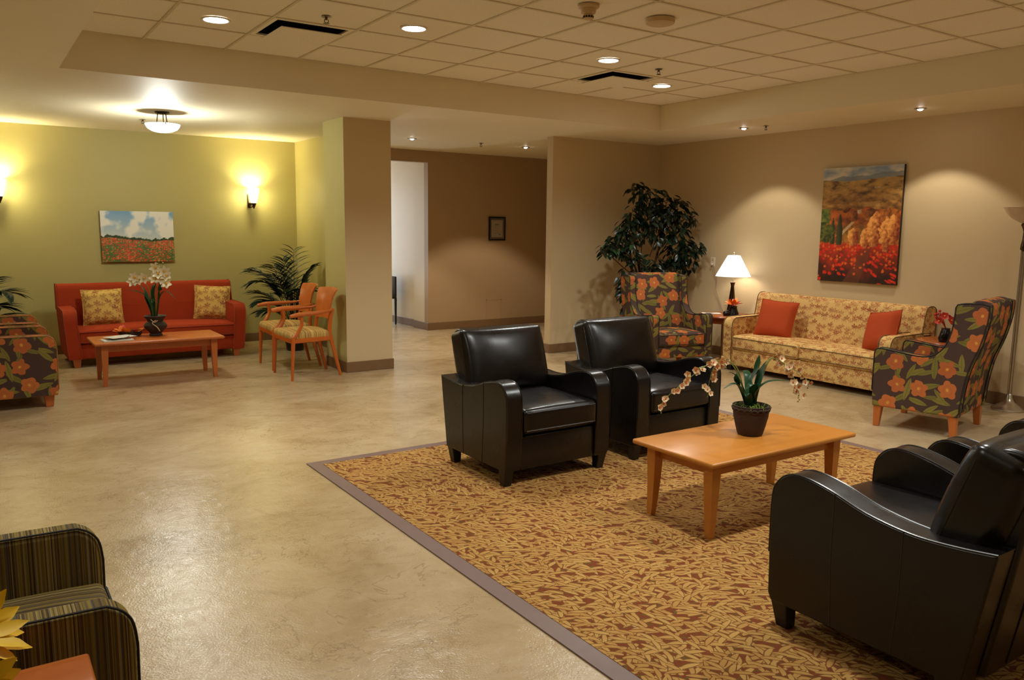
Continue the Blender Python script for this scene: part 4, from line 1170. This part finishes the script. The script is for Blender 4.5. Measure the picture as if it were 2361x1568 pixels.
for k in range(3): add_tube(bm, [((.095+.012*math.sin(a*5+k*2))*math.cos(a), (.095+.012*math.cos(a*5+k*2))*math.sin(a), .022+.014*math.sin(a*7+k*2.1)) for a in [2*PI*i/60 for i in range(61)]], .011, 6, False)
obj('twig_ring', bm, M['bark'], t)
for k in range(11):
    a = 2.2+k*.33; o = obj('leaf', leaf_bm(.075, .045), M['orangeleaf'] if k % 4 else M['redflower'], t)
    o.location = (.09*math.cos(a), .09*math.sin(a), .04); o.rotation_euler = (rr.uniform(-.6, .6), rr.uniform(-1.1, -.3), a+rr.uniform(-1, 1))

# orange leaf bouquet in a black shoe shaped pot, magazine on the end table
t = thing('autumn_leaf_pot', 'orange leaf posy in a black ceramic pot on the lamp table', 'ornament', (7.50, 6.385, .58), R(20))
obj('pot', lathe([(0, 0), (.06, 0), (.068, .012), (.062, .04), (.048, .075), (.042, .10), (.047, .115), (.04, .116), (0, .105)], 24), M['gloss'], t)
obj('spout', rbox(.055, .032, .025, .02, (0, 0, .012), 5, tf((-.06, .045, .028), (0, R(12), R(140)))), M['gloss'], t)
for k in range(14):
    a = k*2.4; o = obj('leaf', leaf_bm(.085, .05, .2, .25), M['orangeleaf'] if k % 5 else M['redflower'], t)
    o.location = (.03*math.cos(a), .03*math.sin(a), .118+.006*(k % 5)); o.rotation_euler = (rr.uniform(-.4, .4), -.35-1.0*(k/14), a)
for k in range(3):
    o = obj('sprig', tube(crv([(0, 0, .1), (.03*(k-1), .02, .16), (.07*(k-.6), .03, .20)], 4), .004, 6), M['bark'] if k else M['redflower'], t)
t = thing('magazine', 'thin pale booklets lying on the lamp table edge', 'magazine', (7.43, 6.66, .58), R(-38))
obj('cover', bx(-.11, .11, -.07, .07, .005, .008), M['paper'], t, False)
obj('pages', bx(-.108, .108, -.068, .068, .0, .005), M['cert'], t, False)
obj('picture', bx(-.07, .02, -.045, .045, .0082, .0088), M['ink'], t, False)

t = thing('red_flower_vase', 'red berries and blossoms in a black vase behind the turned wing chair', 'ornament', (7.36, 3.80, .595))
obj('vase', lathe([(0, 0), (.05, 0), (.06, .03), (.045, .09), (.036, .12), (.042, .13), (.03, .13), (0, .12)], 20), M['gloss'], t)
fm3, fc3 = flower_meshes(.04, M['redflower'], M['ycent'])
for k in range(9):
    a = k*2.4; o = obj('flower', fm3, None, t); o.location = (.06*math.cos(a), .06*math.sin(a), .17+.018*(k % 5)); o.rotation_euler = aim((math.cos(a)-.5, math.sin(a)-.6, .5), a).to_euler()
    obj('flower_centre', fc3, None, o)
for l, z, in ((.085, .26), (.10, .23), (.07, .285), (.055, .25), (.11, .255)):
    bm = bmesh.new(); merge(bm, lathe([(0, -.013), (.010, -.008), (.013, 0), (.010, .008), (0, .013)], 10), tf(pl(l, 0, z))); add_tube(bm, crv([(0, 0, .12), pl(l*.5, 0, .2), pl(l, 0, z)], 4), .0025, 5)
    obj('berry', bm, M['redflower'], t)

# yellow flowers on the side table
t = thing('sunflower_vase', 'yellow sunflowers in a small dark vase cut by the lower left corner', 'flowers', (-.09, 1.80, .561))
obj('vase', lathe([(0, 0), (.05, 0), (.062, .04), (.055, .09), (.038, .12), (.044, .135), (.034, .135), (0, .12)], 20), M['urn'], t)
for (ox, oy, oz), d, sc_ in (((.045, -.02, .235), (.55, -.35, .75), 1.0), ((-.03, .05, .30), (.2, -.4, .8), .9), ((.03, -.10, .16), (.4, -.75, .5), .85)):
    obj('stem', tube(crv([(0, 0, .1), (ox*.3, oy*.3, oz*.75), (ox-.02*d[0], oy-.02*d[1], oz-.015)], 5), .005, 6), M['stem'], t)
    rm = aim(d).to_4x4(); rm.translation = Vector((ox, oy, oz))
    dm = lathe([(0, .012), (.018, .012), (.027, .006), (.030, 0), (.02, -.012), (0, -.016)], 18); bmesh.ops.transform(dm, matrix=rm, verts=dm.verts)
    b = obj('bloom', dm, M['sundisc'], t)
    for k in range(22):
        l = leaf_bm(.085*sc_*rr.uniform(.8, 1.1), .034, .25, rr.uniform(-.2, .25), 4)
        m = rm @ tf((0, 0, .002*(k % 3))) @ Matrix.Rotation(2*PI*k/22+rr.uniform(-.1, .1), 4, 'Z') @ tf((.022, 0, 0), (0, R(-12-22*(k % 2)), 0))
        bmesh.ops.transform(l, matrix=m, verts=l.verts); obj('petal', l, M['sunpet'], b)

# palms
def frond_bm(base, tip, arch, nl=13, ll=.25, r_=rr):
    b, e = Vector(base), Vector(tip); mid = b.lerp(e, .5)+Vector((0, 0, arch))
    P = crv([b, b.lerp(mid, .55)+Vector((0, 0, arch*.25)), mid, mid.lerp(e, .55)+Vector((0, 0, arch*.15)), e], 6)
    bm = tube(P, lambda q: .006-.0045*q, 5)
    n = len(P)-1
    for i in range(nl):
        q = .28+.72*(i+.5)/nl; k = min(n-1, int(q*n)); p = P[k].lerp(P[k+1], q*n-k); tv = (P[k+1]-P[k]).normalized()
        side = tv.cross(Vector((0, 0, 1))); side = side.normalized() if side.length > .1 else Vector((1, 0, 0))
        L_ = ll*(.55+.6*math.sin(PI*min(1, q*.85)))*(1.0 if q < .9 else .75)
        for s in (-1, 1):
            dv = (tv*.75+side*s*.8+Vector((0, 0, r_.uniform(-.05, .25)))).normalized()
            l = leaf_bm(L_*r_.uniform(.85, 1.1), .044, .35, .35, 4)
            rot = dv.to_track_quat('X', 'Z').to_matrix().to_4x4(); rot.translation = p
            merge(bm, l, rot)
    return bm
def palm(label, loc, tips, pot_r=.14):
    t = thing('potted_palm', label, 'plant', loc, 0, 'potted palms in the alcove corners')
    obj('pot', lathe([(0, 0), (pot_r*.75, 0), (pot_r, .22), (pot_r*1.05, .24), (pot_r*.92, .24), (0, .22)], 28), M['gloss'], t)
    obj('soil', lathe([(0, .228), (pot_r*.93, .226)], 20), M['soil'], t)
    for bx0, tip, ar in tips:
        obj('frond', frond_bm((bx0[0], bx0[1], .22), tip, ar), M['palmleaf'], t, False)
    for k in range(4): obj('cane', tube(crv([(.03*math.cos(k*1.7), .03*math.sin(k*1.7), .22), (.04*math.cos(k*1.7), .04*math.sin(k*1.7), .5), (.06*math.cos(k*1.7), .06*math.sin(k*1.7), .75)], 4), .012, 7), M['bark'], t)
palm('potted palm with arching fronds in the corner behind the wooden armchairs', (3.42, 10.0, 0), [
    ((0, 0), pl(.0, .05, 1.28), .02), ((.02, 0), pl(.52, .0, 1.02), .22), ((0, .02), pl(.50, -.05, .86), .26), ((0, -.02), pl(-.24, .0, 1.05), .20), ((.02, .02), pl(.42, -.1, .62), .16),
    ((-.02, .0), pl(.48, .05, .74), .12), ((0, 0), pl(.18, -.38, .98), .2), ((.01, 0), pl(-.18, -.30, .80), .2), ((.0, .02), pl(.30, .2, 1.06), .2), ((0, 0), pl(.15, .1, 1.15), .1), ((0, 0), pl(.35, -.2, .52), .12)])
palm('potted palm at the left edge behind the floral armchairs', (.02, 10.45, 0), [
    ((0, 0), pl(-.42, .0, .82), .26), ((.02, 0), pl(-.50, -.05, .55), .18), ((0, .02), pl(-.48, .0, .44), .12), ((0, -.02), pl(-.30, -.2, .98), .2), ((.02, .02), pl(.1, -.2, 1.2), .1), ((0, 0), pl(.3, .1, 1.0), .2), ((0, 0), pl(-.40, -.15, .68), .2)])

# ficus tree in the corner
rf = random.Random(11)
t = thing('ficus_tree', 'dark leafy ficus tree in a dark pot in the corner behind the wing chair', 'tree', (7.02, 7.50, 0))
obj('pot', lathe([(0, 0), (.13, 0), (.15, .06), (.19, .42), (.23, .54), (.24, .57), (.22, .57), (.18, .52), (0, .50)], 30), M['cherry'], t)
obj('soil', lathe([(0, .52), (.185, .515)], 20), M['soil'], t)
for pts, r0 in (([(0, 0, .5), (.02, -.02, .8), (-.04, -.02, 1.15), (-.10, 0, 1.5), (-.02, -.02, 1.95)], .022), ([(.03, 0, .5), (.10, -.03, .85), (.22, -.05, 1.2), (.32, -.05, 1.55), (.36, -.08, 1.85)], .020), ([(-.02, .02, .5), (-.05, -.04, .9), (-.22, -.10, 1.2), (-.45, -.1, 1.38)], .016), ([(.04, 0, .5), (.2, -.1, .9), (.45, -.16, 1.2), (.65, -.2, 1.36)], .015)):
    obj('trunk', tube(crv(pts, 6), lambda q, r0=r0: r0*(1-.6*q), 8), M['bark'], t)
clusters = [(-.04, .02, 2.05, .13), (.10, .0, 1.98, .16), (.30, -.05, 1.92, .17), (.48, -.1, 1.86, .17), (.62, -.15, 1.74, .14), (-.06, 0, 1.80, .16), (.15, -.05, 1.78, .18), (.36, -.1, 1.72, .19), (-.20, -.02, 1.66, .15), (-.02, -.05, 1.58, .17),
            (.22, -.1, 1.56, .17), (.45, -.15, 1.55, .16), (-.34, -.05, 1.52, .14), (-.46, -.05, 1.40, .13), (-.58, -.05, 1.34, .11), (-.28, -.08, 1.36, .14), (.42, -.2, 1.36, .17), (.60, -.22, 1.32, .17), (.72, -.25, 1.38, .11), (.56, -.22, 1.18, .13),
            (-.15, -.1, 1.10, .15), (.05, -.12, 1.12, .16), (.22, -.15, 1.08, .14), (-.33, -.12, .98, .12), (-.36, -.14, .86, .11), (-.30, -.15, .74, .09), (-.27, -.16, .62, .08), (.38, -.2, 1.16, .12)]
lm = [mesh_of('leaf', leaf_bm(.105, .044, .25, .3, 4), M['leafdk']), mesh_of('leaf', leaf_bm(.115, .046, .2, .4, 4), M['leafdk']), mesh_of('leaf', leaf_bm(.10, .042, .3, .2, 4), M['leafmd'])]
pts = []
for cx, cy, cz, cr in clusters:
    for i in range(int(330*cr)):
        v = Vector((rf.gauss(0, 1), rf.gauss(0, 1), rf.gauss(0, 1))).normalized()*cr*rf.uniform(.45, 1.05)
        p = Vector((cx, cy, cz))+v
        if 7.02+p.x > XW-.09 or 7.50+p.y > YP-.09: continue
        out = (v*1.2+Vector((rf.uniform(-.4, .4), rf.uniform(-.4, .4), -.10))).normalized(); out.z = out.z*.5-.35
        q = out.normalized().to_track_quat('X', 'Z').to_matrix().to_4x4() @ Matrix.Rotation(rf.uniform(-.9, .9), 4, 'X')
        q.translation = p; pts.append((p.y*.8+p.x*.55, q))
pts.sort(key=lambda a: a[0])
for i, (d, q) in enumerate(pts[:280]):
    o = obj('leaf', lm[2] if rf.random() < .16 else lm[i % 2], None, t); o.matrix_local = q
bm = bmesh.new()
for d, q in pts[280:]: merge(bm, leaf_bm(.105, .044, .25, .3, 3), q)
o = obj('foliage', bm, M['leafdk'], t); o['kind'] = 'stuff'
bm = bmesh.new()
for cx, cy, cz, cr in clusters:
    add_tube(bm, crv([(min(.3, max(-.15, cx*.5)), cy*.5, cz-.32), (cx*.8, cy*.8, cz-.12), (cx, cy, cz)], 4), .005, 5)
obj('twigs', bm, M['bark'], t)

# dark chair glimpsed down the hall
t = thing('hall_chair', 'dark chair glimpsed down the pale hall beside the pillar edge', 'chair', (5.555, 12.05, 0), R(-90))
obj('backrest', bx(-.22, .22, .17, .20, .45, .78, bev=.012), M['urn'], t)
obj('seat', bx(-.22, .22, -.22, .2, .42, .46, bev=.012), M['urn'], t)
for sx in (-1, 1):
    for sy in (-1, 1): obj('leg', taper_leg(bmesh.new(), sx*.195, sy*.185, 0, .43, .013, .018), M['blackwood'], t, False)
